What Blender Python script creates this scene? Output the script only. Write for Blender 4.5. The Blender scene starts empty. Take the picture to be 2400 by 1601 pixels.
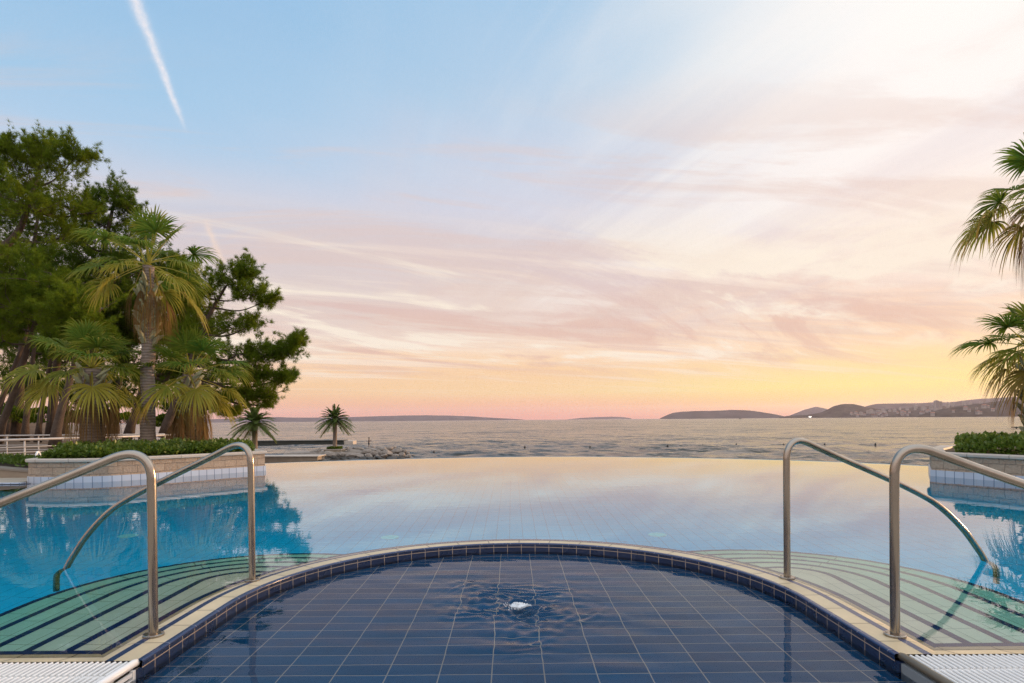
import bpy, bmesh, math, random
import numpy as np
from mathutils import Vector, Matrix, noise as mnoise

SC = bpy.context.scene
COL = SC.collection
rnd = random.Random(11)
rng = np.random.default_rng(11)
R_ = math.radians

# ------------------------------------------------------------------ camera
F = 1433.0; TH = R_(.487); CT = math.cos(TH); ST = math.sin(TH); CZ = 1.05
def ray(u, v):
    a = u - 1200; b = 984 - v
    return (a * CT + b * ST, F, -a * ST + b * CT)
def at(u, v, Y):                       # point at distance Y along the view axis
    x, y, w = ray(u, v); t = Y / F
    return Vector((x * t, Y, CZ + w * t))
def onz(u, v, z):
    x, y, w = ray(u, v); t = (z - CZ) / w
    return Vector((x * t, y * t, z))
cam = bpy.data.cameras.new('camera')
cam.sensor_width = 36; cam.lens = 36 * F / 2400
cam.shift_y = (984 - 800.5) / 2400
cam.clip_start = .05; cam.clip_end = 90000
co = bpy.data.objects.new('camera', cam); COL.objects.link(co)
right = Vector((CT, 0, -ST)); up = Vector((ST, 0, CT)); back = Vector((0, -1, 0))
m = Matrix.Identity(4)
for i in range(3):
    m[i][0] = right[i]; m[i][1] = up[i]; m[i][2] = back[i]
m[2][3] = CZ
co.matrix_world = m
SC.camera = co

# ------------------------------------------------------------------ helpers
def link(name, me, mat=None, parent=None):
    o = bpy.data.objects.new(name, me); COL.objects.link(o)
    if mat is not None:
        me.materials.append(mat)
    if parent is not None:
        o.parent = parent
    return o
def tag(o, label=None, cat=None, group=None, kind=None):
    if label: o['label'] = label
    if cat: o['category'] = cat
    if group: o['group'] = group
    if kind: o['kind'] = kind
    return o
def empty(name, label, cat, group=None, loc=(0, 0, 0)):
    o = bpy.data.objects.new(name, None); COL.objects.link(o); o.location = loc
    o.empty_display_size = .1
    return tag(o, label, cat, group)
def np_mesh(name, V, Fa, mat=None, parent=None, smooth=False, tint=None):
    V = np.asarray(V, dtype=np.float32); Fa = np.asarray(Fa, dtype=np.int32)
    me = bpy.data.meshes.new(name)
    k = Fa.shape[1]
    me.vertices.add(len(V)); me.vertices.foreach_set('co', V.ravel())
    me.loops.add(Fa.size); me.loops.foreach_set('vertex_index', Fa.ravel())
    me.polygons.add(len(Fa)); me.polygons.foreach_set('loop_start', np.arange(0, Fa.size, k, dtype=np.int32))
    if smooth:
        me.polygons.foreach_set('use_smooth', np.ones(len(Fa), dtype=bool))
    me.update(calc_edges=True)
    if tint is not None:
        at_ = me.attributes.new('tint', 'FLOAT', 'POINT')
        at_.data.foreach_set('value', np.asarray(tint, dtype=np.float32))
    return link(name, me, mat, parent)
class MB:
    """collects polygons (with optional uv) into ONE mesh"""
    def __init__(self): self.v = []; self.f = []; self.uv = []
    def poly(self, pts, uv=None):
        i = len(self.v); self.v += [tuple(p) for p in pts]
        self.f.append(tuple(range(i, i + len(pts))))
        self.uv.append(uv or [(0, 0)] * len(pts))
    def box(self, x0, x1, y0, y1, z0, z1):
        c = [(x, y, z) for z in (z0, z1) for y in (y0, y1) for x in (x0, x1)]
        for q in ((0, 2, 3, 1), (4, 5, 7, 6), (0, 1, 5, 4), (2, 6, 7, 3), (0, 4, 6, 2), (1, 3, 7, 5)):
            p = [c[j] for j in q]
            if q in ((0, 1, 5, 4), (2, 6, 7, 3)): uv = [(a[0], a[2]) for a in p]
            elif q in ((0, 4, 6, 2), (1, 3, 7, 5)): uv = [(a[1], a[2]) for a in p]
            else: uv = [(a[0], a[1]) for a in p]
            self.poly(p, uv)
    def tube(self, pts, rad, n=12, cap=True):
        pts = [Vector(p) for p in pts]
        if not hasattr(rad, '__len__'): rad = [rad] * len(pts)
        rings = []; ref = None
        L = 0
        for i, p in enumerate(pts):
            t = (pts[min(i + 1, len(pts) - 1)] - pts[max(i - 1, 0)]).normalized()
            if ref is None:
                ref = Vector((0, 0, 1)) if abs(t.z) < .9 else Vector((1, 0, 0))
            a = (ref - t * ref.dot(t))
            if a.length < 1e-6: a = t.orthogonal()
            a.normalize(); ref = a
            b = t.cross(a)
            if i: L += (p - pts[i - 1]).length
            rings.append(([p + (a * math.cos(2 * math.pi * j / n) + b * math.sin(2 * math.pi * j / n)) * rad[i] for j in range(n)], L))
        i0 = len(self.v)
        for rg, L in rings: self.v += [tuple(q) for q in rg]
        for i in range(len(rings) - 1):
            for j in range(n):
                k = (j + 1) % n
                self.f.append((i0 + i * n + j, i0 + i * n + k, i0 + (i + 1) * n + k, i0 + (i + 1) * n + j))
                self.uv.append([(j / n, rings[i][1]), ((j + 1) / n, rings[i][1]), ((j + 1) / n, rings[i + 1][1]), (j / n, rings[i + 1][1])])
        if cap:
            for r_, rev in ((0, True), (len(rings) - 1, False)):
                q = [i0 + r_ * n + j for j in range(n)]
                self.f.append(tuple(reversed(q)) if rev else tuple(q)); self.uv.append([(0, 0)] * n)
    def sweep(self, path, prof, closed=False):
        """path: list of (x, y, nx, ny, s); prof: list of (offset, z, v)"""
        i0 = len(self.v); n = len(prof)
        for (x, y, nx, ny, s) in path:
            for (o, z, v) in prof: self.v.append((x + nx * o, y + ny * o, z))
        N = len(path)
        for i in range(N if closed else N - 1):
            j = (i + 1) % N
            for k in range(n - 1):
                self.f.append((i0 + i * n + k, i0 + j * n + k, i0 + j * n + k + 1, i0 + i * n + k + 1))
                s0, s1 = path[i][4], path[j][4]
                self.uv.append([(s0, prof[k][2]), (s1, prof[k][2]), (s1, prof[k + 1][2]), (s0, prof[k + 1][2])])
    def prism(self, pts, z0, z1):
        n = len(pts)
        self.poly([(x, y, z1) for x, y in pts], [(x, y) for x, y in pts])
        self.poly([(x, y, z0) for x, y in reversed(pts)])
        s = 0
        for i in range(n):
            a, b = pts[i], pts[(i + 1) % n]
            d = math.hypot(b[0] - a[0], b[1] - a[1])
            self.poly([(a[0], a[1], z0), (b[0], b[1], z0), (b[0], b[1], z1), (a[0], a[1], z1)], [(s, z0), (s + d, z0), (s + d, z1), (s, z1)])
            s += d
    def build(self, name, mat=None, parent=None, smooth=False, merge=False):
        me = bpy.data.meshes.new(name); me.from_pydata(self.v, [], self.f)
        ul = me.uv_layers.new(name='UVMap')
        flat = [c for f in self.uv for p in f for c in p]
        ul.data.foreach_set('uv', flat)
        if merge:
            bm = bmesh.new(); bm.from_mesh(me)
            bmesh.ops.remove_doubles(bm, verts=bm.verts, dist=1e-5)
            bmesh.ops.recalc_face_normals(bm, faces=bm.faces)
            bm.to_mesh(me); bm.free()
        if smooth:
            me.polygons.foreach_set('use_smooth', [True] * len(me.polygons))
        me.update()
        return link(name, me, mat, parent)
def bevel(o, w, seg=2):
    md = o.modifiers.new('bevel', 'BEVEL'); md.width = w; md.segments = seg; md.limit_method = 'ANGLE'
    return o
def spline(pts, n):
    """Catmull-Rom through points"""
    P = [Vector(p) for p in pts]; out = []
    P = [P[0] * 2 - P[1]] + P + [P[-1] * 2 - P[-2]]
    for i in range(1, len(P) - 2):
        for k in range(n):
            t = k / n
            out.append(.5 * ((2 * P[i]) + (P[i + 1] - P[i - 1]) * t + (2 * P[i - 1] - 5 * P[i] + 4 * P[i + 1] - P[i + 2]) * t * t + (3 * P[i] - P[i - 1] - 3 * P[i + 1] + P[i + 2]) * t ** 3))
    out.append(P[-2])
    return out
def path2d(pts, closed=False, flip=False):
    """plan polyline -> (x, y, nx, ny, s): mitred normals to the right of travel (outward for ccw loops)"""
    n = len(pts); out = []; s = 0
    for i in range(n):
        a = Vector(pts[i - 1] if (i or closed) else pts[i])[:2]; c = Vector(pts[(i + 1) % n] if (i < n - 1 or closed) else pts[i])[:2]
        b = pts[i]
        d1 = (b[0] - a[0], b[1] - a[1]); d2 = (c[0] - b[0], c[1] - b[1])
        l1 = math.hypot(*d1) or 1; l2 = math.hypot(*d2) or 1
        n1 = (d1[1] / l1, -d1[0] / l1); n2 = (d2[1] / l2, -d2[0] / l2)
        if math.hypot(*d1) == 0: n1 = n2
        if math.hypot(*d2) == 0: n2 = n1
        nx, ny = n1[0] + n2[0], n1[1] + n2[1]; q = nx * nx + ny * ny
        k = 2 / q if q > .4 else 1
        nx *= k; ny *= k
        if flip: nx, ny = -nx, -ny
        if i: s += math.hypot(pts[i][0] - pts[i - 1][0], pts[i][1] - pts[i - 1][1])
        out.append((b[0], b[1], nx, ny, s))
    return out

# ------------------------------------------------------------------ materials
def lin(r, g, b):
    f = lambda c: (c / 255 / 12.92) if c <= 10 else (((c / 255) + .055) / 1.055) ** 2.4
    return (f(r), f(g), f(b), 1)
class NT:
    def __init__(self, nt): self.nt = nt; self.N = nt.nodes; self.L = nt.links
    def new(self, t, **kw):
        n = self.N.new(t)
        for k, v in kw.items(): setattr(n, k, v)
        return n
    def set(self, sock, v):
        if isinstance(v, bpy.types.NodeSocket): self.L.new(v, sock)
        elif v is not None: sock.default_value = v
    def math(self, op, a, b=None, c=None, clamp=False):
        n = self.new('ShaderNodeMath', operation=op, use_clamp=clamp)
        for i, v in enumerate((a, b, c)):
            if v is not None: self.set(n.inputs[i], v)
        return n.outputs[0]
    def mix(self, f, a, b, blend='MIX'):
        n = self.new('ShaderNodeMix', data_type='RGBA', blend_type=blend)
        self.set(n.inputs[0], f); self.set(n.inputs[6], a); self.set(n.inputs[7], b)
        return n.outputs[2]
    def ramp(self, f, stops, interp='LINEAR'):
        n = self.new('ShaderNodeValToRGB'); cr = n.color_ramp; cr.interpolation = interp
        while len(cr.elements) < len(stops): cr.elements.new(.5)
        for e, (p, c) in zip(cr.elements, stops):
            e.position = p; e.color = c if hasattr(c, '__len__') else (c, c, c, 1)
        self.set(n.inputs[0], f)
        return n.outputs[0]
    def smooth(self, x, a, b):
        n = self.new('ShaderNodeMapRange', interpolation_type='SMOOTHSTEP')
        self.set(n.inputs[0], x); n.inputs[1].default_value = a; n.inputs[2].default_value = b
        return n.outputs[0]
    def noise(self, vec, scale, detail=3, rough=.5, dist=0):
        n = self.new('ShaderNodeTexNoise')
        if vec is not None: self.L.new(vec, n.inputs['Vector'])
        n.inputs['Scale'].default_value = scale; n.inputs['Detail'].default_value = detail
        n.inputs['Roughness'].default_value = rough; n.inputs['Distortion'].default_value = dist
        return n.outputs[0]
    def comb(self, x, y, z):
        n = self.new('ShaderNodeCombineXYZ')
        for i, v in enumerate((x, y, z)): self.set(n.inputs[i], v)
        return n.outputs[0]
    def coord(self, kind='Object'):
        return self.new('ShaderNodeTexCoord').outputs[kind]
    def mapping(self, vec, loc=(0, 0, 0), scale=(1, 1, 1), rot=(0, 0, 0)):
        n = self.new('ShaderNodeMapping'); self.L.new(vec, n.inputs[0])
        n.inputs[1].default_value = loc; n.inputs[2].default_value = rot; n.inputs[3].default_value = scale
        return n.outputs[0]
    def bump(self, h, strength, dist=.01):
        n = self.new('ShaderNodeBump'); n.inputs['Strength'].default_value = strength
        n.inputs['Distance'].default_value = dist; self.L.new(h, n.inputs['Height'])
        return n.outputs[0]
def newmat(name):
    mt = bpy.data.materials.new(name); mt.use_nodes = True
    t = NT(mt.node_tree)
    return mt, t, t.N['Principled BSDF'], t.N['Material Output']
def simple(name, col, rough=.6, metal=0, var=.25, scale=8, bump=.2, coord='Object', spec=None, bdist=.01, detail=4):
    mt, t, b, o = newmat(name)
    v = t.coord(coord)
    n = t.noise(v, scale, detail, .6)
    c = t.mix(n, tuple(x * (1 - var) for x in col[:3]) + (1,), tuple(min(1, x * (1 + var)) for x in col[:3]) + (1,))
    t.set(b.inputs['Base Color'], c)
    b.inputs['Roughness'].default_value = rough; b.inputs['Metallic'].default_value = metal
    if spec is not None: b.inputs['Specular IOR Level'].default_value = spec
    if bump:
        n2 = t.noise(v, scale * 4, 3, .6)
        t.set(b.inputs['Normal'], t.bump(n2, bump, bdist))
    return mt
def tiles(name, c1, c2, mortar, w, h, ms, coord='UV', loc=(0, 0, 0), rough=.25, offset=0., bump=.4, var=.15, noise_scale=3, rot=0, spec=None):
    mt, t, b, o = newmat(name)
    v = t.mapping(t.coord(coord), loc=loc, rot=(0, 0, rot))
    br = t.new('ShaderNodeTexBrick'); br.offset = offset; br.offset_frequency = 2; br.squash = 1
    t.L.new(v, br.inputs['Vector'])
    br.inputs['Color1'].default_value = c1; br.inputs['Color2'].default_value = c2; br.inputs['Mortar'].default_value = mortar
    br.inputs['Scale'].default_value = 1; br.inputs['Mortar Size'].default_value = ms; br.inputs['Mortar Smooth'].default_value = .15
    br.inputs['Brick Width'].default_value = w; br.inputs['Row Height'].default_value = h; br.inputs['Bias'].default_value = 0
    n = t.noise(t.coord('Object'), noise_scale, 5, .65)
    c = t.mix(1.0, br.outputs['Color'], t.mix(n, (1 - var, 1 - var, 1 - var, 1), (1 + var, 1 + var, 1 + var, 1)), 'MULTIPLY')
    t.set(b.inputs['Base Color'], c)
    t.set(b.inputs['Roughness'], t.math('MULTIPLY_ADD', n, .2, rough))
    if spec is not None: b.inputs['Specular IOR Level'].default_value = spec
    inv = t.math('SUBTRACT', 1.0, br.outputs['Fac'])
    n3 = t.noise(t.coord('Object'), 25, 3, .5)
    hgt = t.math('MULTIPLY_ADD', n3, .3, inv)
    t.set(b.inputs['Normal'], t.bump(hgt, bump, .003))
    return mt
def emis_mul(c, k): return (c[0] * k, c[1] * k, c[2] * k, 1)

beige1 = (.54, .43, .27, 1); beige2 = (.47, .375, .23, 1); seam = (.20, .155, .10, 1)
M = {}
M['coping'] = tiles('coping_tile', beige1, beige2, (.13, .095, .06, 1), .25, 1.0, .0040, rough=.35, loc=(0.03, .2, 0), var=.34)
M['step'] = tiles('step_tile', (.74, .645, .50, 1), (.68, .59, .455, 1), (.32, .26, .19, 1), .245, .15, .0025, rough=.4, loc=(.03, 0, 0), spec=.05)
M['blue_nosing'] = tiles('blue_nosing_tile', (.010, .026, .10, 1), (.014, .034, .12, 1), (.10, .12, .16, 1), .245, 1.0, .003, rough=.4, loc=(.03, .2, 0), spec=.05)
M['blue_edge'] = tiles('blue_edge_tile', (.008, .026, .085, 1), (.011, .032, .10, 1), (.12, .13, .18, 1), .245, 1.0, .003, rough=.15, loc=(.03, .2, 0))
M['riser'] = tiles('riser_tile', (.012, .024, .062, 1), (.016, .030, .075, 1), (.42, .32, .23, 1), .117, .122, .0024, rough=.18, loc=(.02, .021, 0))
M['splash_floor'] = tiles('splash_floor_tile', (.002, .044, .118, 1), (.004, .062, .155, 1), (.235, .235, .225, 1), .238, .117, .0030, coord='Object', loc=(.1014, -2.7667 + .117 * 30, 0), rough=.4, var=.25, noise_scale=2, spec=.04)
M['pool_floor'] = tiles('pool_floor_tile', (.04, .62, .95, 1), (.038, .585, .91, 1), (.02, .28, .47, 1), .153, .306, .003, coord='Object', loc=(.038, 0, 0), rough=.4, var=.10, noise_scale=.6, spec=.04)
M['pool_wall'] = tiles('pool_wall_tile', (.06, .43, .64, 1), (.055, .40, .60, 1), (.02, .15, .26, 1), .25, .125, .005, rough=.4, spec=.05)
M['white_tile'] = tiles('white_tile', (.47, .51, .58, 1), (.42, .46, .54, 1), (.10, .14, .22, 1), .152, 1.0, .006, rough=.25, loc=(0.05, .5, 0), var=.08)
M['navy_tile'] = tiles('navy_tile', (.01, .02, .05, 1), (.014, .025, .06, 1), (.1, .12, .15, 1), .25, .13, .005, rough=.25)
def stone_mat():
    mt, t, b, o = newmat('split_face_stone')
    v = t.coord('UV')
    br = t.new('ShaderNodeTexBrick'); br.offset = .37; br.offset_frequency = 2; br.squash = .7; br.squash_frequency = 3
    n0 = t.noise(v, 9, 2, .5)
    wob = t.new('ShaderNodeVectorMath', operation='MULTIPLY_ADD')
    t.L.new(t.comb(n0, n0, 0.0), wob.inputs[0]); wob.inputs[1].default_value = (.03, .03, 0); t.L.new(v, wob.inputs[2])
    t.L.new(wob.outputs[0], br.inputs['Vector'])
    br.inputs['Color1'].default_value = (.44, .335, .245, 1); br.inputs['Color2'].default_value = (.31, .235, .175, 1)
    br.inputs['Mortar'].default_value = (.17, .135, .105, 1); br.inputs['Scale'].default_value = 1
    br.inputs['Mortar Size'].default_value = .006; br.inputs['Mortar Smooth'].default_value = .3
    br.inputs['Brick Width'].default_value = .235; br.inputs['Row Height'].default_value = .135
    n = t.noise(v, 26, 6, .7); n2 = t.noise(v, 5, 3, .6)
    c = t.mix(1.0, br.outputs['Color'], t.ramp(n, [(.3, .62), (.7, 1.2)]), 'MULTIPLY')
    c = t.mix(t.math('MULTIPLY', n2, .5), c, (.52, .37, .25, 1))
    t.set(b.inputs['Base Color'], c); b.inputs['Roughness'].default_value = .85
    h = t.math('ADD', t.math('MULTIPLY', t.math('SUBTRACT', 1.0, br.outputs['Fac']), .7), t.math('MULTIPLY', n, 1.1))
    t.set(b.inputs['Normal'], t.bump(h, .9, .025))
    return mt
M['stone'] = stone_mat()
M['cap'] = tiles('stone_cap', (.46, .40, .34, 1), (.42, .365, .31, 1), (.2, .17, .14, 1), .62, 2.0, .006, rough=.6, loc=(0, 1, 0))
M['steel'] = None
def steel_mat():
    mt, t, b, o = newmat('brushed_steel')
    v = t.coord('Object')
    b.inputs['Base Color'].default_value = (.60, .54, .47, 1); b.inputs['Metallic'].default_value = 1
    n = t.noise(t.mapping(v, scale=(30, 30, 120)), 6, 3, .6)
    n2 = t.noise(v, 3, 4, .6)
    t.set(b.inputs['Roughness'], t.math('ADD', t.math('MULTIPLY', n, .10), t.math('MULTIPLY_ADD', n2, .14, .08)))
    c = t.mix(t.smooth(n2, .45, .8), (.33, .29, .245, 1), (.19, .155, .125, 1))
    t.set(b.inputs['Base Color'], c)
    t.set(b.inputs['Normal'], t.bump(n, .04, .002))
    return mt
M['steel'] = steel_mat()
M['grate'] = simple('white_plastic', (.70, .69, .67), .35, var=.08, scale=14, bump=.05)
M['grate_dark'] = simple('grate_painted_shade', (.10, .085, .06), .4, var=.2, scale=10, bump=.05)  # shade put into the colour of the right end bar and channels
M['panel'] = simple('shade_grey_panel', (.22, .24, .25), .4, var=.1, scale=5, bump=.05)  # grey tone paints the shadow on the right grating's side
M['deck'] = tiles('deck_paving', (.42, .36, .29, 1), (.37, .32, .255, 1), (.2, .17, .13, 1), .4, .4, .005, coord='Object', rough=.6)
M['soil'] = simple('soil', (.05, .032, .02), .95, var=.5, scale=12, bump=.8)
M['earth'] = simple('pine_floor', (.10, .062, .034), .95, var=.6, scale=1.2, bump=.6, bdist=.05)
M['bank'] = simple('dry_bank', (.13, .075, .035), .95, var=.6, scale=.8, bump=.8, bdist=.1)
M['grass'] = simple('grass_blades', (.05, .085, .018), .8, var=.5, scale=6, bump=0)
M['rail_white'] = simple('white_rail_paint', (.46, .42, .385), .35, var=.1, scale=5, bump=0)
M['lounger'] = simple('white_resin', (.74, .76, .78), .4, var=.06, scale=6, bump=0)
M['cushion'] = simple('blue_canvas', (.025, .06, .30), .85, var=.2, scale=40, bump=.2)
M['lime'] = simple('lime_green_paint', (.10, .52, .03), .45, var=.15, scale=8, bump=0)
M['rock'] = simple('limestone_rock', (.25, .215, .185), .9, var=.55, scale=2.2, bump=.7, bdist=.1)
M['rockwet'] = simple('wet_rock', (.045, .04, .033), .55, var=.4, scale=2.2, bump=.6, bdist=.1)
M['sea_wall'] = simple('weathered_concrete', (.27, .215, .16), .9, var=.35, scale=1.6, bump=.4, bdist=.05)
M['dark_concrete'] = simple('algae_concrete', (.03, .032, .025), .8, var=.4, scale=1.0, bump=.3, bdist=.05)
M['bark_pine'] = simple('pine_bark', (.075, .052, .038), .95, var=.5, scale=5, bump=1.0, bdist=.04)
M['skin'] = simple('tanned_skin', (.07, .038, .026), .55, var=.1, scale=8, bump=0)
M['shorts'] = simple('dark_shorts', (.012, .014, .02), .9, var=.2, scale=20, bump=0)
M['hair'] = simple('dark_hair', (.012, .009, .007), .7, var=.3, scale=60, bump=0)
M['buoy'] = simple('dark_buoy', (.02, .017, .015), .5, var=.2, scale=8, bump=0)
M['house'] = simple('pale_render_wall', (.30, .26, .23), .85, var=.15, scale=.05, bump=0)
M['house_roof'] = simple('clay_roof', (.30, .13, .08), .85, var=.2, scale=.08, bump=0)
M['house_dark'] = simple('window_glass_dark', (.05, .05, .06), .3, var=.1, scale=.2, bump=0)
def lamp_mat():
    mt, t, b, o = newmat('lit_lamp')
    b.inputs['Emission Color'].default_value = (1, .95, .8, 1); b.inputs['Emission Strength'].default_value = 6
    return mt
M['lamp'] = lamp_mat()
def foliage(name, dark, lite, dry=None, scale=.7, trans=.5, rough=.6, spec=.12):
    mt, t, b, o = newmat(name)
    v = t.coord('Object')
    n = t.noise(v, scale, 3, .6); n2 = t.noise(v, scale * 9, 2, .5)
    f = t.math('MULTIPLY_ADD', n2, .5, t.math('MULTIPLY_ADD', n, 1.2, -.4), clamp=True)
    c = t.mix(f, dark, lite)
    if dry is not None:
        a = t.new('ShaderNodeAttribute'); a.attribute_name = 'tint'
        c = t.mix(t.smooth(a.outputs['Fac'], 0, .5), c, dry[0])
        c = t.mix(t.smooth(a.outputs['Fac'], .5, 1), c, dry[1])
    t.set(b.inputs['Base Color'], c); b.inputs['Roughness'].default_value = rough
    b.inputs['Specular IOR Level'].default_value = spec
    tr = t.new('ShaderNodeBsdfTranslucent'); t.set(tr.inputs['Color'], c)
    mx = t.new('ShaderNodeMixShader'); mx.inputs[0].default_value = trans
    t.L.new(b.outputs[0], mx.inputs[1]); t.L.new(tr.outputs[0], mx.inputs[2]); t.L.new(mx.outputs[0], o.inputs['Surface'])
    return mt
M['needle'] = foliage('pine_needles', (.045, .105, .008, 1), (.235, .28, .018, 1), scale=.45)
M['needle_dark'] = foliage('shade_tinted_needles', (.036, .09, .008, 1), (.16, .215, .016, 1), scale=.5)  # darker copy of the needle green, grove shade put into its colour
M['fan'] = foliage('fan_palm_leaf', (.045, .115, .014, 1), (.20, .26, .030, 1), ((.33, .29, .045, 1), (.26, .155, .065, 1)), scale=1.6)
M['feather'] = foliage('feather_palm_leaf', (.07, .145, .035, 1), (.20, .25, .06, 1), ((.20, .18, .05, 1), (.2, .13, .06, 1)), scale=.6)
M['hedge'] = foliage('hedge_leaf', (.022, .055, .006, 1), (.14, .22, .026, 1), ((.17, .21, .03, 1), (.2, .2, .05, 1)), scale=2.2, rough=.4, trans=.3, spec=.4)
def palm_bark(name, c1, c2, rings):
    mt, t, b, o = newmat(name)
    v = t.coord('Object')
    w = t.new('ShaderNodeTexWave'); w.wave_type = 'BANDS'; w.bands_direction = 'Z'
    t.L.new(v, w.inputs[0]); w.inputs['Scale'].default_value = rings; w.inputs['Distortion'].default_value = 2.2; w.inputs['Detail'].default_value = 3; w.inputs['Detail Scale'].default_value = 2
    n = t.noise(t.mapping(v, scale=(1, 1, .35)), 14, 5, .7)
    f = t.math('ADD', t.math('MULTIPLY', w.outputs['Fac'], .45), t.math('MULTIPLY', n, .65))
    t.set(b.inputs['Base Color'], t.mix(f, c1, c2)); b.inputs['Roughness'].default_value = .9
    t.set(b.inputs['Normal'], t.bump(f, .8, .02))
    return mt
M['bark_palm'] = palm_bark('ringed_palm_bark', (.10, .072, .055, 1), (.30, .235, .19, 1), 5)
M['boot'] = simple('old_leaf_base', (.30, .28, .16), .9, var=.4, scale=6, bump=.5, bdist=.02)
def hill_mat(name, c1, c2, scale):
    mt, t, b, o = newmat(name)
    n = t.noise(t.coord('Object'), scale, 6, .65)
    t.set(b.inputs['Base Color'], t.mix(t.smooth(n, .35, .65), c1, c2)); b.inputs['Roughness'].default_value = 1
    b.inputs['Specular IOR Level'].default_value = 0
    return mt
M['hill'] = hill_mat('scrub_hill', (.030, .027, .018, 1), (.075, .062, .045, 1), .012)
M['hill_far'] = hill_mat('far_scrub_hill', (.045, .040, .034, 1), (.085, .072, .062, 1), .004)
def water(name, bscale, bstr, bdist, sigma=None, stretch=(1, 1, 1), ior=1.333, gloss=1.0, amt=1.0):
    mt, t, b, o = newmat(name)
    t.N.remove(b)
    v = t.mapping(t.coord('Object'), scale=stretch)
    n = t.noise(v, bscale, 2, .5, .6); n2 = t.noise(v, bscale * .22, 2, .5)
    nrm = t.bump(t.math('ADD', t.math('MULTIPLY', n, .5), n2), bstr, bdist)
    rf = t.new('ShaderNodeBsdfRefraction'); rf.inputs['IOR'].default_value = 1.333; rf.inputs['Roughness'].default_value = 0
    gl = t.new('ShaderNodeBsdfGlossy'); gl.inputs['Roughness'].default_value = 0
    fr = t.new('ShaderNodeFresnel'); fr.inputs['IOR'].default_value = ior
    for q in (rf, gl, fr): t.set(q.inputs['Normal'], nrm)
    mx = t.new('ShaderNodeMixShader'); t.set(mx.inputs[0], t.math('MULTIPLY', t.math('POWER', fr.outputs[0], gloss), amt, clamp=True))
    t.L.new(rf.outputs[0], mx.inputs[1]); t.L.new(gl.outputs[0], mx.inputs[2]); t.L.new(mx.outputs[0], o.inputs['Surface'])
    if sigma:
        a = t.new('ShaderNodeVolumeAbsorption'); k = max(sigma) * 1.02
        a.inputs['Density'].default_value = k; a.inputs['Color'].default_value = tuple(1 - s / k for s in sigma) + (1,)
        t.L.new(a.outputs[0], o.inputs['Volume'])
    return mt
M['pool_water'] = water('pool_water', 4.5, 1.0, .0011, (.66, .035, .012), (.8, 1.5, 1), 1.36, 1.12, 1.5)
M['splash_water'] = water('splash_water', 9, 1.0, .0016, None, ior=1.21)
def sea_mat():
    mt, t, b, o = newmat('sea_water')
    b.inputs['Base Color'].default_value = (.040, .040, .034, 1)
    b.inputs['IOR'].default_value = 1.22
    v = t.coord('Object')
    def slope(sx, sy, scale, ax, ay, det=2):
        n = t.new('ShaderNodeTexNoise'); t.L.new(t.mapping(v, scale=(sx, sy, 1)), n.inputs['Vector'])
        n.inputs['Scale'].default_value = scale; n.inputs['Detail'].default_value = det; n.inputs['Roughness'].default_value = .6
        q = t.new('ShaderNodeVectorMath', operation='MULTIPLY_ADD'); t.L.new(n.outputs['Color'], q.inputs[0])
        q.inputs[1].default_value = (ax, ay, 0); q.inputs[2].default_value = (-ax / 2, -ay / 2, 0)
        return q.outputs[0]
    def add(a, c):
        q = t.new('ShaderNodeVectorMath', operation='ADD'); t.L.new(a, q.inputs[0]); t.L.new(c, q.inputs[1]); return q.outputs[0]
    gust = t.noise(t.mapping(v, scale=(.14, 1, 1)), .12, 9, .80, .5)
    bi = t.new('ShaderNodeCombineXYZ'); bi.inputs[1].default_value = -.02
    w = add(bi.outputs[0], add(slope(.45, 1, 1.6, .4, .45), add(slope(.3, 1, .33, .25, .42), slope(.22, 1, .05, .10, .24))))
    m_ = t.new('ShaderNodeVectorMath', operation='SCALE'); t.L.new(w, m_.inputs[0]); t.set(m_.inputs['Scale'], t.math('MULTIPLY_ADD', t.smooth(gust, .40, .60), 3.6, .36))
    gm = t.new('ShaderNodeNewGeometry')
    nn = t.new('ShaderNodeVectorMath', operation='NORMALIZE'); t.L.new(add(gm.outputs['Normal'], m_.outputs[0]), nn.inputs[0])
    t.L.new(nn.outputs[0], b.inputs['Normal'])
    b.inputs['Roughness'].default_value = .16
    return mt
M['sea'] = sea_mat()
def foam_mat():
    mt, t, b, o = newmat('white_foam')
    b.inputs['Base Color'].default_value = (.80, .84, .87, 1); b.inputs['Roughness'].default_value = .3; b.inputs['Transmission Weight'].default_value = .2; b.inputs['IOR'].default_value = 1.2
    n = t.noise(t.coord('Object'), 120, 3, .6)
    t.set(b.inputs['Normal'], t.bump(n, .6, .01))
    return mt
M['foam'] = foam_mat()
M['inlet'] = simple('pale_inlet_plastic', (.85, .92, 1.0), .4, var=.03, scale=10, bump=0)

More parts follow.
